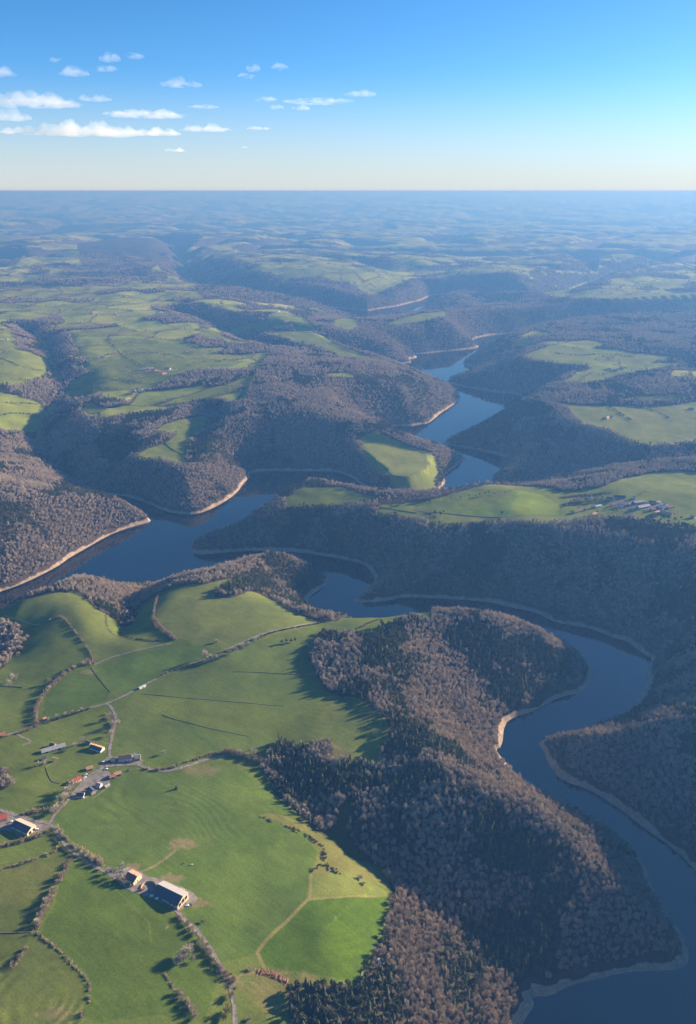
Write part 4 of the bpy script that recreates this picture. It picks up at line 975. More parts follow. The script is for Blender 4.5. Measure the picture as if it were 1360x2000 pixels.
wall_strip([(704,1926),(706,1905),(708,1888)],'thin fence line on the right end of the bright green field',.4,.8)
wall_strip([(-10,1340),(20,1341),(45,1343)],'thin wall across the meadow below the shaded hollow',.5,.8)
wall_strip([(288,846),(300,840),(318,850),(322,862),(332,874),(345,882),(364,890)],'dark wall winding through the hanging meadows above the left basin',1.2,1.6)
wall_strip([(830,1003),(870,1003),(920,1008),(980,1011)],'long dark wall beside the lane on the opposite ridge',1,1.2)
wall_strip([(150,1420),(200,1418)] if False else [(740,990),(780,997),(815,1002)],'short dark wall at the left end of the opposite ridge meadow',1,1.2)
# ------------------------------------------------------------------ buildings
def pmat(name, c, rough=.85, spec=.2, var=.25, sc=.8):
    m, t, b = mat(name, c, rough, spec)
    geo = t.nodes.new('ShaderNodeTexCoord'); n = t.nodes.new('ShaderNodeTexNoise'); n.inputs['Scale'].default_value = sc; n.inputs['Detail'].default_value = 5
    mr = t.nodes.new('ShaderNodeMapRange'); mr.inputs[3].default_value = 1-var; mr.inputs[4].default_value = 1+var
    v = t.nodes.new('ShaderNodeVectorMath'); v.operation = 'SCALE'; v.inputs[0].default_value = c
    t.links.new(geo.outputs['Object'], n.inputs['Vector']); t.links.new(n.outputs['Fac'], mr.inputs[0]); t.links.new(mr.outputs[0], v.inputs['Scale']); t.links.new(v.outputs[0], b.inputs['Base Color'])
    return m
W_CREAM = pmat('cream_render', (.62,.54,.38)); W_WHITE = pmat('white_render', (.68,.66,.62)); W_STONE = pmat('stone_wall', (.33,.29,.24), var=.35); W_OCHRE = pmat('ochre_render', (.56,.46,.30))
R_TILE = pmat('clay_tiles', (.46,.20,.12), var=.3); R_SALMON = pmat('salmon_tiles', (.62,.33,.22), var=.2); R_RED = pmat('red_sheeting', (.42,.10,.06), var=.15); R_FIBRE = pmat('fibre_cement', (.40,.39,.37), .7, .3, .2, .3); R_SLATE_AND_SHADE = pmat('slate', (.085,.09,.11), .55, .4)  # slate also paints the shaded slope of the two-tone roofs
R_BROWN_AND_SHADE = pmat('brown_tiles', (.17,.12,.10)); R_METAL = pmat('pale_metal', (.55,.58,.62), .35, .5, .08); M_DARK = pmat('dark_opening', (.02,.02,.022), .6); M_GLASS = pmat('window_glass', (.04,.05,.06), .1, .5, .05); M_WOOD = pmat('weathered_wood', (.16,.11,.07))  # brown tiles also paint the farmhouse roof's shaded slope
def box(x0,x1,y0,y1,z0,z1): 
    return ([(x0,y0,z0),(x1,y0,z0),(x1,y1,z0),(x0,y1,z0),(x0,y0,z1),(x1,y0,z1),(x1,y1,z1),(x0,y1,z1)], [(3,2,1,0),(4,5,6,7),(0,1,5,4),(1,2,6,5),(2,3,7,6),(3,0,4,7)])
def boxes(name, L, m, parent=None):
    V = []; F = []
    for bx in L:
        v, f = box(*bx); F += [tuple(i+len(V) for i in q) for q in f]; V += v
    return mesh_obj(name, V, F, [m], parent)
def building(name, label, p1, p2, hw, eave, ridge, wm, rm, group=None, rm2=None, doors=(), wins=(), chim=(), cat='house', over=.5, small=False, plan=None):
    """gabled building; p1,p2 are the photo points of its ridge ends, hw half its width"""
    if plan: (x1,y1),(x2,y2) = plan
    else:
        g = gz(*ground_hits([((p1[0]+p2[0])/2, (p1[1]+p2[1])/2+4)])[0])
        for _ in range(3):
            (x1,y1),(x2,y2) = place(*p1, g+ridge), place(*p2, g+ridge); g = gz((x1+x2)/2, (y1+y2)/2)
    cx, cy = (x1+x2)/2, (y1+y2)/2; a = math.atan2(y2-y1, x2-x1); L = math.hypot(x2-x1, y2-y1)/2
    ca, sa = math.cos(a), math.sin(a)
    zs = [gz(cx+ca*u-sa*v, cy+sa*u+ca*v) for u in (-L,0,L) for v in (-hw,hw)]; g = sum(zs)/len(zs)+.2; lo = min(zs)-g-.6
    r = bpy.data.objects.new(name, None); COL.objects.link(r); r.location = (cx, cy, g); r.rotation_euler = (0,0,a); tag(r, label, cat, group); r.empty_display_size = 1
    e = eave; R_ = ridge
    V = [(-L,-hw,lo),(L,-hw,lo),(L,hw,lo),(-L,hw,lo),(-L,-hw,e),(L,-hw,e),(L,hw,e),(-L,hw,e),(-L,0,R_),(L,0,R_)]
    mesh_obj('wall', V, [(0,1,5,4),(2,3,7,6),(1,2,6,9,5),(3,0,4,8,7)], [wm], r)
    o = over; sl = (R_-e)/hw; T_ = .22
    def slope(nm, sgn, m):
        y0, z0 = sgn*(hw+o), e-sl*o; X0 = L+o
        v = [(-X0,0,R_+.03),(X0,0,R_+.03),(X0,y0,z0+.03),(-X0,y0,z0+.03),(-X0,0,R_+T_),(X0,0,R_+T_),(X0,y0,z0+T_),(-X0,y0,z0+T_)]
        f = [(0,1,2,3),(7,6,5,4),(0,4,5,1),(1,5,6,2),(2,6,7,3),(3,7,4,0)]
        return v, (f if sgn < 0 else [q[::-1] for q in f])
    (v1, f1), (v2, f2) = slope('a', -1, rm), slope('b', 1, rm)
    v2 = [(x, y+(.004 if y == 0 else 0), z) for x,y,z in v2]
    mats_ = [rm] if rm2 is None else [rm, rm2]  # two roof colours: sunlit slope painted lighter than the shaded one
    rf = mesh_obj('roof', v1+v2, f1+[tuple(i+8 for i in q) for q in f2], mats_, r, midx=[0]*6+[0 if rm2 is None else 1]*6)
    for ch in chim: boxes('chimney', [(ch-.35,ch+.35,-.3+.8,.3+.8,R_-1.6,R_+.9)], W_STONE, rf)
    # doors and windows: (side, position along, bottom, width, height)
    def slot(nm, d, m):
        s, u, z, w, h = d
        if s == '-': bx = (u-w/2,u+w/2,-hw-.05,-hw+.02,z,z+h)
        elif s == '+': bx = (u-w/2,u+w/2,hw-.02,hw+.05,z,z+h)
        elif s == 'E': bx = (L-.02,L+.05,u-w/2,u+w/2,z,z+h)
        else: bx = (-L-.05,-L+.02,u-w/2,u+w/2,z,z+h)
        boxes(nm, [bx], m, r)
    for d in doors: slot('door', d, M_DARK if d[3] > 2 else M_WOOD)  # wide ones: near-black slab painted for the unlit inside of an opening
    if not small:
        if not wins: wins = [('-',-L*.55,1.2,.9,1.2),('-',L*.5,1.2,.9,1.2),('+',-L*.5,1.2,.9,1.2),('+',L*.5,1.2,.9,1.2),('E',-hw*.4,1.3,.9,1.2)]
        for d in wins: slot('window', d, M_GLASS)
    if not doors and not small: slot('door', ('-', 0.2, 0, 1.1, 2.1), M_WOOD)
    return r
Bd = building
barn = Bd('cattle_barn','big barn with cream gable, dark shaded near slope and pale grey sunlit far slope',(309,1727),(356.5,1750),8.2,4.6,8.6,W_OCHRE,R_SLATE_AND_SHADE,rm2=R_FIBRE,doors=[('E',-4.6,0,3.6,3.6),('E',0,0,4.0,4.4),('E',4.6,0,3.6,3.6),('W',0,0,4.4,4.4)],wins=[('-',-11,1.8,2.4,1.2),('-',-6,1.8,2.4,1.2),('-',6,1.8,2.4,1.2),('-',11,1.8,2.4,1.2)],cat='barn',over=.7)  # roof light and shade painted: dark near slope, pale slope toward the sun
Bd('farmhouse','house with salmon sunlit roof slope and cream gable above the big barn',(251,1703),(268,1712),5.6,4.2,6.8,W_CREAM,R_BROWN_AND_SHADE,rm2=R_SALMON,doors=[('E',0,0,1.2,2.2)],wins=[('-',-3,1.2,1,1.2),('-',3,1.2,1,1.2),('E',2.6,1.3,1,1.2),('E',-2.6,1.3,1,1.2)],chim=(2.5,))  # one tiled roof: brown paints its shaded side, salmon its sunlit side
Bd('cattle_barn','dark roofed barn with cream gable at the left edge junction',(30,1602),(61,1616),6.0,4.2,7.0,W_CREAM,R_SLATE_AND_SHADE,rm2=pmat('sunlit_sheeting',(.50,.43,.33)),doors=[('E',-2.4,0,3.4,3.4),('E',2.6,0,3.0,3.2)],wins=[('-',-6,1.8,2,1),('-',4,1.8,2,1)],cat='barn')  # slate tone paints the shaded slope, pale tone the sunlit one
Bd('barn','red roofed shed cut by the left edge above the dark roofed barn',(-12,1598),(12,1589),4.5,3.6,5.6,W_STONE,R_RED,doors=[('-',-4,0,3,3)],cat='barn')
Bd('long_barn','long grey roofed stone barn with pale front on the hamlet side meadow',(81,1465),(127,1452),3.6,3.2,5.0,W_CREAM,R_FIBRE,doors=[('-',-8,0,3,2.6),('-',6,0,3,2.6)],wins=[('-',-2,1.2,1,1.2),('-',2,1.2,1,1.2),('-',11,1.2,1,1.2)],cat='barn')
Bd('shed','small gabled shed tucked behind the long grey barn',(99,1451),(107,1453),2.6,3,4.6,W_STONE,R_BROWN_AND_SHADE,doors=[('-',0,0,2.2,2.2)],cat='shed')
Bd('shed','low pale outbuilding at the lower left corner of the long grey barn',(81,1481),(90,1478),2.2,2.0,2.9,W_WHITE,R_SLATE_AND_SHADE,doors=[('-',0,0,2.2,1.9)],cat='shed')
Bd('house','white house with bright orange sunlit roof beside the road north of the farm',(178,1454),(200,1461),3.8,3.0,4.8,W_WHITE,R_SLATE_AND_SHADE,rm2=pmat('sunlit_orange_tiles',(.62,.34,.20)),chim=(-3,))  # slope away from the sun painted dark as shade, other slope orange
Bd('shed','small grey outbuilding behind the orange roofed white house',(168,1446),(177,1450),2.0,2.2,3.2,W_STONE,R_SLATE_AND_SHADE,cat='shed',small=True,doors=[('-',0,0,1.2,1.9)])
Bd('farmhouse','long farmhouse with brown roof and pale stone front at the lane junction',(232,1477),(257,1474),4.2,3.8,6.0,W_WHITE,R_BROWN_AND_SHADE,chim=(-5,5))
Bd('barn','green-grey roofed barn joined to the right end of the long farmhouse',(263,1476),(274,1475),3.6,3.0,4.6,W_STONE,pmat('greenish_roof',(.20,.26,.24)),doors=[('-',0,0,2.8,2.6)],cat='barn')
Bd('barn','dark roofed barn at the left end of the long farmhouse yard',(217,1482),(224,1480),2.8,2.8,4.2,W_CREAM,R_SLATE_AND_SHADE,doors=[('E',0,0,2.2,2.2)],cat='barn')
Bd('shed','little salmon roofed shed standing in the meadow above the hamlet road',(169,1499),(181,1496),2.4,2.2,3.6,W_STONE,R_SALMON,doors=[('-',0,0,2.2,2.0)],cat='shed')
Bd('house','cream house with faded red roof and bluish gable above the hamlet road',(141,1523),(157,1515),2.8,3.0,4.8,W_CREAM,R_RED,chim=(2,))
Bd('shed','left salmon roofed shed of the pair below the farm lane',(214,1515),(225,1512),2.6,2.4,3.8,W_STONE,R_TILE,doors=[('-',0,0,2.4,2)],cat='shed')
Bd('shed','right taller salmon roofed shed of the pair below the farm lane',(223,1510),(236,1506),2.4,2.8,4.4,W_STONE,R_SALMON,doors=[('-',0,0,2.4,2)],cat='shed')
Bd('house','white house with black roof lowest beside the hamlet road',(150,1549),(164,1549),2.6,3.0,4.8,W_WHITE,R_SLATE_AND_SHADE,wins=[('-',-2,1.2,.9,1.2),('-',2,1.2,.9,1.2),('E',0,1.4,.9,1.2)])
Bd('house','slate roofed house in the middle of the hamlet row',(174,1537),(182,1544),2.6,3.2,5.0,W_STONE,R_SLATE_AND_SHADE,chim=(1,))
Bd('house','pale grey roofed house with white walls at the top of the hamlet row',(189,1529),(197,1531),2.6,3.2,4.8,W_WHITE,R_FIBRE,chim=(-1,))
Bd('shed','small grey shed right of the pale grey roofed house',(205,1535),(213,1530),1.6,2.0,2.8,W_STONE,R_FIBRE,cat='shed',small=True,doors=[('-',0,0,1,1.8)])
Bd('shed','tiny brown hut beside the lane below the curved brown hedge',(84,1402),(90,1400),1.6,2.2,3.2,W_STONE,R_SALMON,cat='shed',small=True,doors=[('-',0,0,1,1.8)])
Bd('barn','brown roofed farm building cut by the left edge on the upper lane',(-8,1435),(10,1430),3.0,2.8,4.4,W_STONE,R_TILE,doors=[('-',0,0,2.6,2.2)],cat='barn')
Bd('shed','long pale metal roofed shelter beside the middle lane',(272,1343),(284,1337),1.6,2.0,2.6,W_WHITE,R_METAL,cat='shed',small=True,doors=[('-',0,0,2.2,1.8)])
Bd('hut','small metal roofed hut at the wood edge by the bright green field',(739,1877),(748,1876),2.6,2.4,3.1,M_WOOD,R_METAL,cat='hut',small=True,doors=[('-',0,0,1.2,1.9)],wins=[('-',-1.6,1.1,.7,.8)])
# village on the opposite ridge
V_ = [('house','white house with tan gable in front of a dark round tree below the village',(1157,1002),(1165,1000),4,3.2,6,W_WHITE,R_SALMON),
 ('barn','long brown roofed barn at the upper left of the village',(1186,970),(1200,973),5,3,5.5,W_STONE,R_BROWN_AND_SHADE),('barn','long dark roofed barn right behind the upper left barn',(1200,967),(1222,968),6,3,5.5,W_STONE,R_SLATE_AND_SHADE),
 ('house','small white house at the top of the village',(1237,969),(1243,970),3.6,3.2,5.2,W_WHITE,R_FIBRE),('house','pale blue-grey roofed house at the left end of the village',(1163,987),(1174,985),4,3,5,W_WHITE,R_METAL),
 ('barn','lowest long brown roof at the left of the village',(1121,998),(1136,994),4.5,2.8,5,W_STONE,R_BROWN_AND_SHADE),('house','small brown roofed house beside the lowest left barn',(1143,992),(1152,990),3.6,3,5,W_STONE,R_BROWN_AND_SHADE),
 ('barn','wide grey roofed hall in the middle of the village',(1246,988),(1268,984),7,3.2,6,W_STONE,R_FIBRE),('barn','flat grey roofed barn above the wide hall',(1238,979),(1258,977),6,3,5,W_STONE,R_FIBRE),
 ('house','dark slate roofed house right of the grey barns',(1268,978),(1280,979),4.5,3.4,5.6,W_STONE,R_SLATE_AND_SHADE),('house','bright white roofed house at the upper right of the village',(1282,979),(1290,978),3.6,3.2,5,W_WHITE,R_METAL),
 ('house','white house with pale roof at the right centre of the village',(1288,986),(1297,989),3.6,3.2,5.2,W_WHITE,R_METAL),('house','small stone house under the white ones in the village',(1272,993),(1280,992),3.6,3.2,5,W_STONE,R_TILE),
 ('house','salmon roofed house at the lower right of the village',(1280,999),(1290,996),4,3,5,W_OCHRE,R_SALMON),('house','small white house at the right rim of the village',(1296,983),(1302,984),3,3,4.6,W_WHITE,R_FIBRE),
 ('barn','brown roofed barn right of the village centre',(1304,989),(1316,986),5,3,5,W_STONE,R_BROWN_AND_SHADE),('barn','long salmon roofed range above the village grove',(1288,996),(1314,1003),3,2.8,4.6,W_OCHRE,R_SALMON),
 ('house','white gabled house left of the village grove',(1277,1003),(1286,1004),3.6,3,5,W_WHITE,R_TILE),('house','salmon house alone near the right edge beyond the village',(1350,1006),(1358,1008),3.6,3,5,W_OCHRE,R_SALMON),
 ('house','small grey house low in the village gardens',(1207,986),(1214,987),3.2,2.8,4.6,W_WHITE,R_FIBRE),('house','brown roofed cottage left of the village gardens',(1196,984),(1202,983),3,2.8,4.6,W_STONE,R_TILE),('house','slate roofed cottage between the gardens and the wide hall',(1228,983),(1236,981),3.4,2.8,4.6,W_STONE,R_SLATE_AND_SHADE)]
for n, l, a_, b2, hw, e_, r_, w_, rf_ in V_: Bd(n, l, a_, b2, hw*.8, e_, r_, w_, rf_, group='village houses on the opposite ridge', small=True, doors=[('-',0,0,1.1,2.0)], wins=[], cat=n)
# far hamlets
FAR = [('hamlet below the hanging wood',[(277,723),(285,721),(295,721),(301,724),(307,726),(315,727),(328,721),(321,731),(290,726),(334,725)]),('hamlet in the trees under the far meadows',[(268,765),(261,767),(273,762),(249,779),(277,765),(255,770)]),
 ('farm at the far left',[(5,665),(12,664),(65,657),(72,657),(80,660)]),('farm on the far plateau',[(520,612),(528,611),(536,611),(544,609)]),('farm on the right hand meadow across the lake',[(1186,817),(1192,815),(1150,833)]),('farm by the far right meadow',[(1190,722),(1202,724),(1215,720)]),
 ('houses on the distant left plateau',[(28,484),(34,485),(52,487),(60,486)]),('houses on the distant middle plateau',[(690,514),(700,512),(712,515),(697,508)]),('scattered distant farms',[(470,535),(310,610),(335,612),(1350,800),(1328,640),(760,497),(905,462),(560,628),(1050,500)])]
rr = random.Random(11)
PLACES = ['first','second','third','fourth','fifth','sixth','seventh','eighth','ninth','tenth']
for gname, L in FAR:
    for i, (x, y) in enumerate(L):
        px_x, px_y = ground_hits([(x, y)])[0]; a_ = rr.random()*1.2-.3; ln = 7+4*rr.random()
        p1_ = (px_x-math.cos(a_)*ln, px_y-math.sin(a_)*ln); p2_ = (px_x+math.cos(a_)*ln, px_y+math.sin(a_)*ln)
        lab = 'tiny pale house in the %s' % gname
        Bd('house', lab, None, None, 4.6, 3.4, 6.0, rr.choice([W_WHITE, W_WHITE, W_CREAM]), rr.choice([R_TILE, R_SALMON, R_METAL, R_FIBRE]), group=gname, small=True, doors=[('-',0,0,1.1,2.0)], wins=[], plan=(p1_, p2_))
# ------------------------------------------------------------------ farm things
def at_root(name, label, px, py, rz, cat, group=None):
    x, y = ground_hits([(px, py)])[0]; r = bpy.data.objects.new(name, None); COL.objects.link(r); r.location = (x, y, gz(x, y)+.15); r.rotation_euler = (0,0,rz); return tag(r, label, cat, group)
def prism(name, prof, x0, x1, m, parent):
    n = len(prof); V = [(x0,y,z) for y,z in prof]+[(x1,y,z) for y,z in prof]
    F = [tuple(range(n))[::-1], tuple(range(n,2*n))]+[(i,(i+1)%n,n+(i+1)%n,n+i) for i in range(n)]
    return mesh_obj(name, V, F, [m], parent)
def wheel(parent, x, y, r, w):
    n = 14; V = []; 
    for s in (-w/2, w/2): V += [(x+r*math.cos(2*math.pi*i/n), y+s, r+r*math.sin(2*math.pi*i/n)) for i in range(n)]
    F = [tuple(range(n))[::-1], tuple(range(n,2*n))]+[(i,(i+1)%n,n+(i+1)%n,n+i) for i in range(n)]
    return mesh_obj('wheel', V, F, [M_DARK], parent)
def car(px, py, rz, c, label):
    r = at_root('parked_car', label, px, py, rz, 'car', None); m = pmat('car_paint', c, .3, .5, .03)
    prof = [(-2.1,.35),(-2.15,.8),(-1.2,.95),(-.6,1.42),(1.0,1.45),(1.7,.98),(2.1,.9),(2.1,.35)]
    V = [(x,-.82,z) for x,z in prof]+[(x,.82,z) for x,z in prof]; n = len(prof)
    F = [tuple(range(n)), tuple(range(n,2*n))[::-1]]+[(i,n+i,n+(i+1)%n,(i+1)%n) for i in range(n)]
    mesh_obj('body', V, F, [m], r)
    boxes('window', [(-.55,.95,-.835,.835,1.0,1.34)], M_GLASS, r)
    for x in (-1.3,1.3):
        for y in (-.74,.74): wheel(r, x, y, .33, .2)
def tractor(px, py, rz, c, label):
    r = at_root('tractor', label, px, py, rz, 'tractor'); m = pmat('tractor_paint', c, .4, .4, .05)
    boxes('bonnet', [(.2,2.0,-.4,.4,.7,1.4)], m, r); boxes('cab', [(-1.1,.2,-.7,.7,.9,1.1),(-1.0,.1,-.6,.6,2.3,2.42),(-1.0,-.9,-.6,-.5,1.1,2.3),(-1.0,-.9,.5,.6,1.1,2.3),(0,.1,-.6,-.5,1.1,2.3),(0,.1,.5,.6,1.1,2.3)], m, r)
    boxes('window', [(-.88,-.02,-.55,.55,1.12,2.28)], M_GLASS, r)
    for x, y, s in ((-.7,-.95,.8),(-.7,.95,.8),(1.5,-.7,.5),(1.5,.7,.5)): wheel(r, x, y, s, .4)
tractor(277,1739,.6,(.65,.12,.04),'small orange tractor beside the curved silage wall'); tractor(256,1731,.9,(.75,.45,.03),'yellow tractor parked by the gable of the salmon roofed house')
tractor(214,1488,.2,(.70,.50,.05),'yellow machine in the yard left of the long farmhouse')
def tank(px, py, rz, label, r0=1.2, L=3.2):
    r = at_root('water_tank', label, px, py, rz, 'tank', 'white tanks in the barn yard'); n = 16; V = []; prof = [(-L/2,.1),(-L/2,.75),(-L/2+.3,1),(L/2-.3,1),(L/2,.75),(L/2,.1)]
    for x, k in prof: V += [(x, r0*k*math.cos(2*math.pi*i/n), r0*1.2+r0*k*math.sin(2*math.pi*i/n)) for i in range(n)]
    F = [(j*n+i, j*n+(i+1)%n, (j+1)*n+(i+1)%n, (j+1)*n+i) for j in range(len(prof)-1) for i in range(n)]+[tuple(range(n))[::-1], tuple(range(len(V)-n, len(V)))]
    mesh_obj('vessel', V, F, [W_WHITE], r, smooth_=True); boxes('cradle', [(-1.1,-.8,-.8,.8,-.3,.5),(.8,1.1,-.8,.8,-.3,.5)], M_DARK, r)
tank(297,1752,.2,'upper white tank in front of the big barn'); tank(307,1757,.2,'lower white tank in front of the big barn')
car(366,1770,.3,(.7,.72,.75),'white car at the lower corner of the big barn yard'); car(371,1768,.3,(.06,.07,.09),'dark car at the lower corner of the big barn yard'); car(229,1703,.8,(.03,.04,.06),'dark car parked left of the salmon roofed house'); car(241,1702,.8,(.25,.35,.5),'blue-grey car next to the salmon roofed house')
car(166,1520,.6,(.75,.75,.74),'white car on the drive of the faded red roofed house'); car(168,1514,.6,(.6,.62,.66),'light grey car behind the white one in the hamlet'); car(201,1489,.1,(.55,.7,.8),'pale blue van-like car at the meadow edge by the farmyard'); car(208,1503,.3,(.8,.8,.8),'white car on the lane below the farmyard'); car(22,1606,.5,(.75,.75,.75),'white car in the yard at the left edge junction')
car(72,1621,.4,(.7,.7,.7),'pale car at the gable of the dark roofed barn')
for i, (x, y) in enumerate([(356,1737),(360,1739)]):
    r = at_root('hay_bale', ['wrapped white bale behind the big barn','second wrapped white bale behind the big barn, a little lower'][i], x, y, .3, 'bale'); n = 16
    V = [(s*.7, .75*math.cos(2*math.pi*k/n), .7+.75*math.sin(2*math.pi*k/n)) for s in (-1,-.85) for k in range(n)]; V = []
    for xx, k_ in ((-.7,.85),(-.6,1),(.6,1),(.7,.85)): V += [(xx, .75*k_*math.cos(2*math.pi*q/n), .75+.75*k_*math.sin(2*math.pi*q/n)) for q in range(n)]
    F = [(j*n+q, j*n+(q+1)%n, (j+1)*n+(q+1)%n, (j+1)*n+q) for j in range(3) for q in range(n)]+[tuple(range(n))[::-1], tuple(range(3*n,4*n))]
    mesh_obj('wrapped_bale', V, F, [W_WHITE], r)
# curved silage wall beside the barn
x0, y0 = ground_hits([(291,1735)])[0]; V = []; F = []; z0 = gz(x0, y0); nseg = 22
for i in range(nseg+1):
    a_ = math.radians(-10+205*i/nseg)
    for rr_, zz in ((7.4,-.5),(7.4,2.4),(7.0,2.4),(7.0,-.5)): V.append((rr_*math.cos(a_), rr_*math.sin(a_), zz))
for i in range(nseg):
    for k in range(3): F.append((i*4+k, i*4+k+1, i*4+k+5, i*4+k+4))
F += [(0,1,2,3),(4*nseg+3,4*nseg+2,4*nseg+1,4*nseg)]
o = mesh_obj('silage_wall', V, F, [W_OCHRE]); o.location = (x0, y0, z0); tag(o, 'curved cream wall of the round pit joined to the upper end of the big barn', 'wall')
# log pile
x0, y0 = ground_hits([(532,1907)])[0]; r = bpy.data.objects.new('log_pile', None); COL.objects.link(r); r.location = (x0, y0, gz(x0,y0)); tag(r, 'curved reddish-brown pile of felled logs beside the track right of the road', 'log pile')
m_log = pmat('log_bark', (.24,.12,.07), var=.35, sc=2); mbk = [MB(), MB()]; rng = np.random.default_rng(4)
cpl = catmull([tuple(p-np.array([x0,y0])) for p in ground_hits([(507,1898),(520,1900),(535,1905),(548,1910),(559,1917)])], 1.2)
for i in range(230):
    k = rng.integers(0, len(cpl)); p = cpl[k]; q = p+rng.normal(size=2)*1.5; a_ = 1.2+rng.normal()*.35; L = 1.6+rng.random()*1.4; z = gz(x0+q[0], y0+q[1])-gz(x0,y0)+.2+rng.random()*1.5*math.exp(-((q-p)**2).sum()/3)
    mbk[0 if i%3 else 1].cone((q[0]-math.cos(a_)*L/2, q[1]-math.sin(a_)*L/2, z), (q[0]+math.cos(a_)*L/2, q[1]+math.sin(a_)*L/2, z+rng.normal()*.1), .22, .2, 7, 0)
for mbx, nm, m_ in ((mbk[0],'logs',m_log),(mbk[1],'pale_logs',pmat('cut_wood',(.50,.30,.19),var=.2,sc=2))):
    o = bpy.data.objects.new(nm, mbx.mesh(nm,[m_])); COL.objects.link(o); o.parent = r
# horses' white shelter / cows grazing in the big meadow
def grazer(px, py, rz, c, label):
    x, y = ground_hits([(px,py)])[0]; me = bpy.data.meshes.new('cow'); 
    J = [((0,0,1.0),.36),((-.75,0,1.05),.36),((.7,0,1.05),.34),((1.15,0,.95),.2),((1.5,0,.55),.17),((1.75,0,.25),.10),((-.8,.22,.55),.15),((-.85,.22,.06),.08),((-.8,-.22,.55),.15),((-.85,-.22,.06),.08),((.65,.22,.5),.13),((.65,.22,.06),.08),((.65,-.22,.5),.13),((.65,-.22,.06),.08),((-1.15,0,1.0),.06),((-1.22,0,.5),.04)]
    E = [(0,1),(0,2),(2,3),(3,4),(4,5),(1,6),(6,7),(1,8),(8,9),(2,10),(10,11),(2,12),(12,13),(1,14),(14,15)]
    me.from_pydata([j[0] for j in J], E, []); o = bpy.data.objects.new('cow', me); COL.objects.link(o); me.materials.append(pmat('hide', c, .8))
    o.modifiers.new('skin', 'SKIN'); o.modifiers.new('sub', 'SUBSURF').levels = 1
    for i, j in enumerate(J): me.skin_vertices[0].data[i].radius = (j[1], j[1])
    me.skin_vertices[0].data[0].use_root = True
    o.location = (x, y, gz(x,y)); o.rotation_euler = (0,0,rz); o.scale = (1.15,)*3; tag(o, label, 'cow')
grazer(374,1690,.4,(.75,.72,.62),'white cow grazing in the open meadow above the big barn'); grazer(357,1688,.6,(.03,.028,.03),'black cow grazing left of the white one above the big barn')
# ------------------------------------------------------------------ clouds, above the haze
m_cloud = bpy.data.materials.new('cloud'); m_cloud.use_nodes = True; t = m_cloud.node_tree; t.nodes.clear()
pv = t.nodes.new('ShaderNodeVolumePrincipled'); ou = t.nodes.new('ShaderNodeOutputMaterial'); pv.inputs['Color'].default_value = (.96,.95,.96,1); pv.inputs['Density'].default_value = .0008; pv.inputs['Anisotropy'].default_value = .2
t.links.new(pv.outputs[0], ou.inputs['Volume']); m_cloud.cycles.homogeneous_volume = True
def cloud(px, py, wpx, hpx, label, seed, raggy=.5):
    """flat-based heap cloud whose base lies 1700 m above the camera"""
    u = (px-680)/FPX; v = (py-1000)/FPX; dz = -(SP+v*CP); t_ = 1700/dz; x, y = u*t_, (CP-v*SP)*t_; dist = math.hypot(x, y)
    W = wpx/FPX*t_; Hh = hpx/FPX*t_*.62; Dp = min(W, 2600)*.7+400
    nx, ny = 90, 34; gx, gy = np.meshgrid(np.linspace(-1,1,nx), np.linspace(-1,1,ny))
    e = np.clip(1-(gx**2+gy**2), 0, 1)**.5
    wl = max(Hh*2.2, 260); nz_ = fbm(gx*W/2, gy*Dp/2, wl, 5, seed, .6); n2_ = fbm(gx*W/2, gy*Dp/2, W*.35, 2, seed+9)
    th = e*(.36+1.2*n2_+2.1*nz_)-raggy*.5*(1-e); th = np.clip(th, 0, 1.3)
    top = th**.8*Hh; bot = -np.clip(th, 0, .5)*Hh*.25
    V = [(a_*W/2, b2*Dp/2, z) for a_, b2, z in zip(gx.ravel(), gy.ravel(), top.ravel())]+[(a_*W/2, b2*Dp/2, z-.5) for a_, b2, z in zip(gx.ravel(), gy.ravel(), bot.ravel())]
    N = nx*ny; F = []; cellm = (th[:-1,:-1]+th[1:,:-1]+th[:-1,1:]+th[1:,1:]) > 0
    for j in range(ny-1):
        for i in range(nx-1):
            if not cellm[j,i]: continue
            q = (j*nx+i, j*nx+i+1, (j+1)*nx+i+1, (j+1)*nx+i); F.append(q); F.append(tuple(k+N for k in q[::-1]))
            if i == 0 or not cellm[j,i-1]: F.append((q[0],q[3],q[3]+N,q[0]+N))
            if i == nx-2 or not cellm[j,i+1]: F.append((q[2],q[1],q[1]+N,q[2]+N))
            if j == 0 or not cellm[j-1,i]: F.append((q[1],q[0],q[0]+N,q[1]+N))
            if j == ny-2 or not cellm[j+1,i]: F.append((q[3],q[2],q[2]+N,q[3]+N))
    used = sorted({k for q in F for k in q}); mp_ = {k: i for i, k in enumerate(used)}
    if not F: return
    o = mesh_obj('cloud', [V[k] for k in used], [tuple(mp_[k] for k in q) for q in F], [m_cloud]); o.location = (x, y, CAM_Z+1700); o.rotation_euler = (0,0,-math.atan2(x,y)); tag(o, label, 'cloud', 'small white clouds')
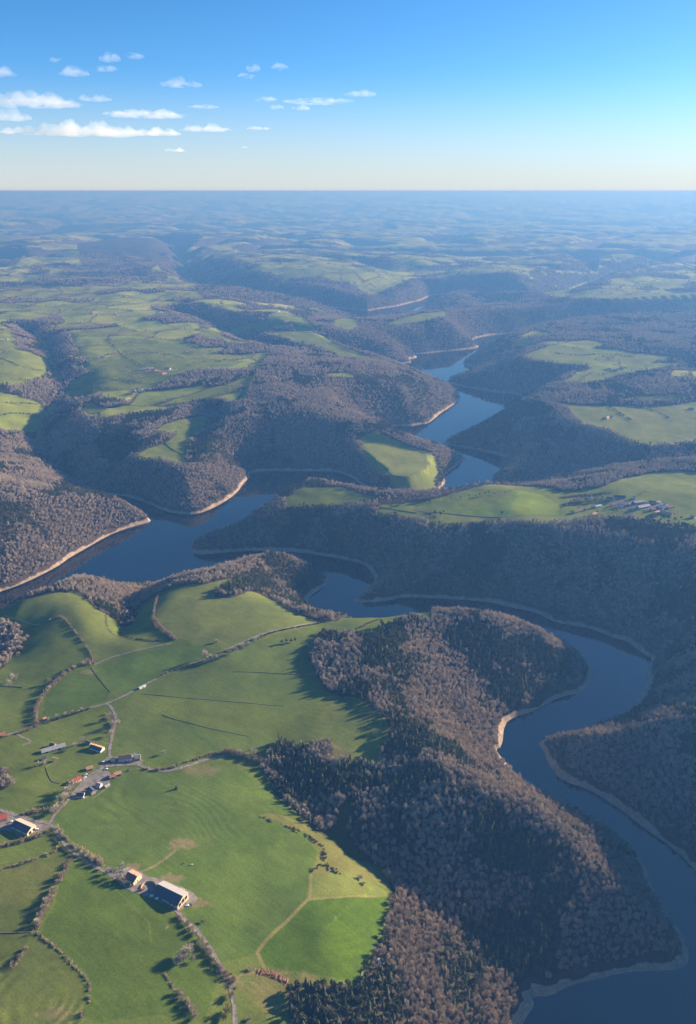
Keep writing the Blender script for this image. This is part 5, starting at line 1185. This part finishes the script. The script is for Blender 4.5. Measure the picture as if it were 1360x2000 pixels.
for i, (x,y,w,h,l,rg) in enumerate([(-5,145,75,26,'white puff cut by the left edge, second from the top',.3),(108,118,28,8,'faint wisp left of the round white puff high up',.8),(215,116,44,22,'bright rounded puff highest in the sky',.1),(264,110,40,10,'small wisp right of the bright rounded puff',.6),
  (145,145,62,22,'ragged puff below the round one, in the upper left',.5),(205,136,52,12,'thin streak under the highest round puff',.6),(352,166,90,18,'ragged white strip left of the sky centre',.6),(493,136,34,14,'small bright puff in the upper centre, left of its twin',.4),(547,133,36,12,'small slanting puff in the upper centre, right of its twin',.6),
  (482,150,44,7,'thin flat wisp under the two small upper puffs',.6),(704,185,74,12,'slender bow shaped cloud farthest right',.5),(625,199,150,9,'long thin streak in the centre of the sky',.4),(520,196,48,10,'short streak left of the long thin one',.6),(540,211,32,10,'left one of the little puffs under the long streak',.4),(588,213,38,12,'right one of the little puffs under the long streak',.4),
  (398,209,62,8,'thin lens of cloud in the left centre',.4),(62,204,200,30,'broad white bank near the left edge',.35),(185,195,70,14,'small puffs right of the broad left bank',.6),(18,232,90,30,'puffy cloud low at the left edge under the broad bank',.3),(285,226,175,16,'low row of puffs above the long grey bank',.5),
  (160,262,300,34,'long grey-bottomed bank, the largest cloud',.15),(300,262,110,22,'right hand end of the long grey-bottomed bank',.3),(402,254,110,18,'bright heaped puffs right of the long bank',.3),(505,252,52,9,'last small puffs in line right of the long bank',.5),(344,295,46,10,'tiny puff low under the long bank',.6),(479,288,14,5,'tiniest speck of cloud low in the sky centre',.5)]):
    cloud(x, y, w, h, l, 300+i*7, rg)
# smoke rising from a burning heap far away on the right
x0, y0 = ground_hits([(1310,504)])[0]; m_smoke = bpy.data.materials.new('smoke'); m_smoke.use_nodes = True; t = m_smoke.node_tree; t.nodes.clear()
pv = t.nodes.new('ShaderNodeVolumePrincipled'); ou = t.nodes.new('ShaderNodeOutputMaterial'); pv.inputs['Color'].default_value = (.9,.92,.95,1); pv.inputs['Density'].default_value = .012
t.links.new(pv.outputs[0], ou.inputs['Volume']); m_smoke.cycles.homogeneous_volume = True
n = 12; V = []; F = []; prof = [(0,0,3),(15,12,14),(50,30,26),(110,45,34),(180,52,30),(250,56,10)]
for k, (xx, zz, r_) in enumerate(prof):
    for i in range(n): V.append((xx*1.2, r_*1.2*math.cos(2*math.pi*i/n), zz+r_*math.sin(2*math.pi*i/n)))
F = [(j*n+i, (j+1)*n+i, (j+1)*n+(i+1)%n, j*n+(i+1)%n) for j in range(len(prof)-1) for i in range(n)]+[tuple(range(n)), tuple(range(len(V)-n,len(V)))[::-1]]
o = mesh_obj('smoke', V, F, [m_smoke]); o.location = (x0, y0, gz(x0,y0)+2); o['kind'] = 'stuff'; o['label'] = 'thin white smoke drifting over the far ridge'
# ------------------------------------------------------------------ the air
HT = CAM_Z + 5
hz = mesh_obj('haze', [(-60000,-1500,-16),(60000,-1500,-16),(60000,68000,-16),(-60000,68000,-16),(-60000,-1500,HT),(60000,-1500,HT),(60000,68000,HT),(-60000,68000,HT)],
 [(3,2,1,0),(4,5,6,7),(0,1,5,4),(1,2,6,5),(2,3,7,6),(3,0,4,7)], [])
hz['kind'] = 'stuff'
m_haze = bpy.data.materials.new('haze'); m_haze.use_nodes = True; t = m_haze.node_tree; t.nodes.clear()
pv = t.nodes.new('ShaderNodeVolumePrincipled'); ou = t.nodes.new('ShaderNodeOutputMaterial')
pv.inputs['Color'].default_value = (0.095, 0.25, 0.56, 1); pv.inputs['Density'].default_value = 1.4e-4
pv.inputs['Absorption Color'].default_value = (0.36, 0.17, 0.0, 1); pv.inputs['Anisotropy'].default_value = 0.25
t.links.new(pv.outputs[0], ou.inputs['Volume']); hz.data.materials.append(m_haze)
m_haze.cycles.homogeneous_volume = True
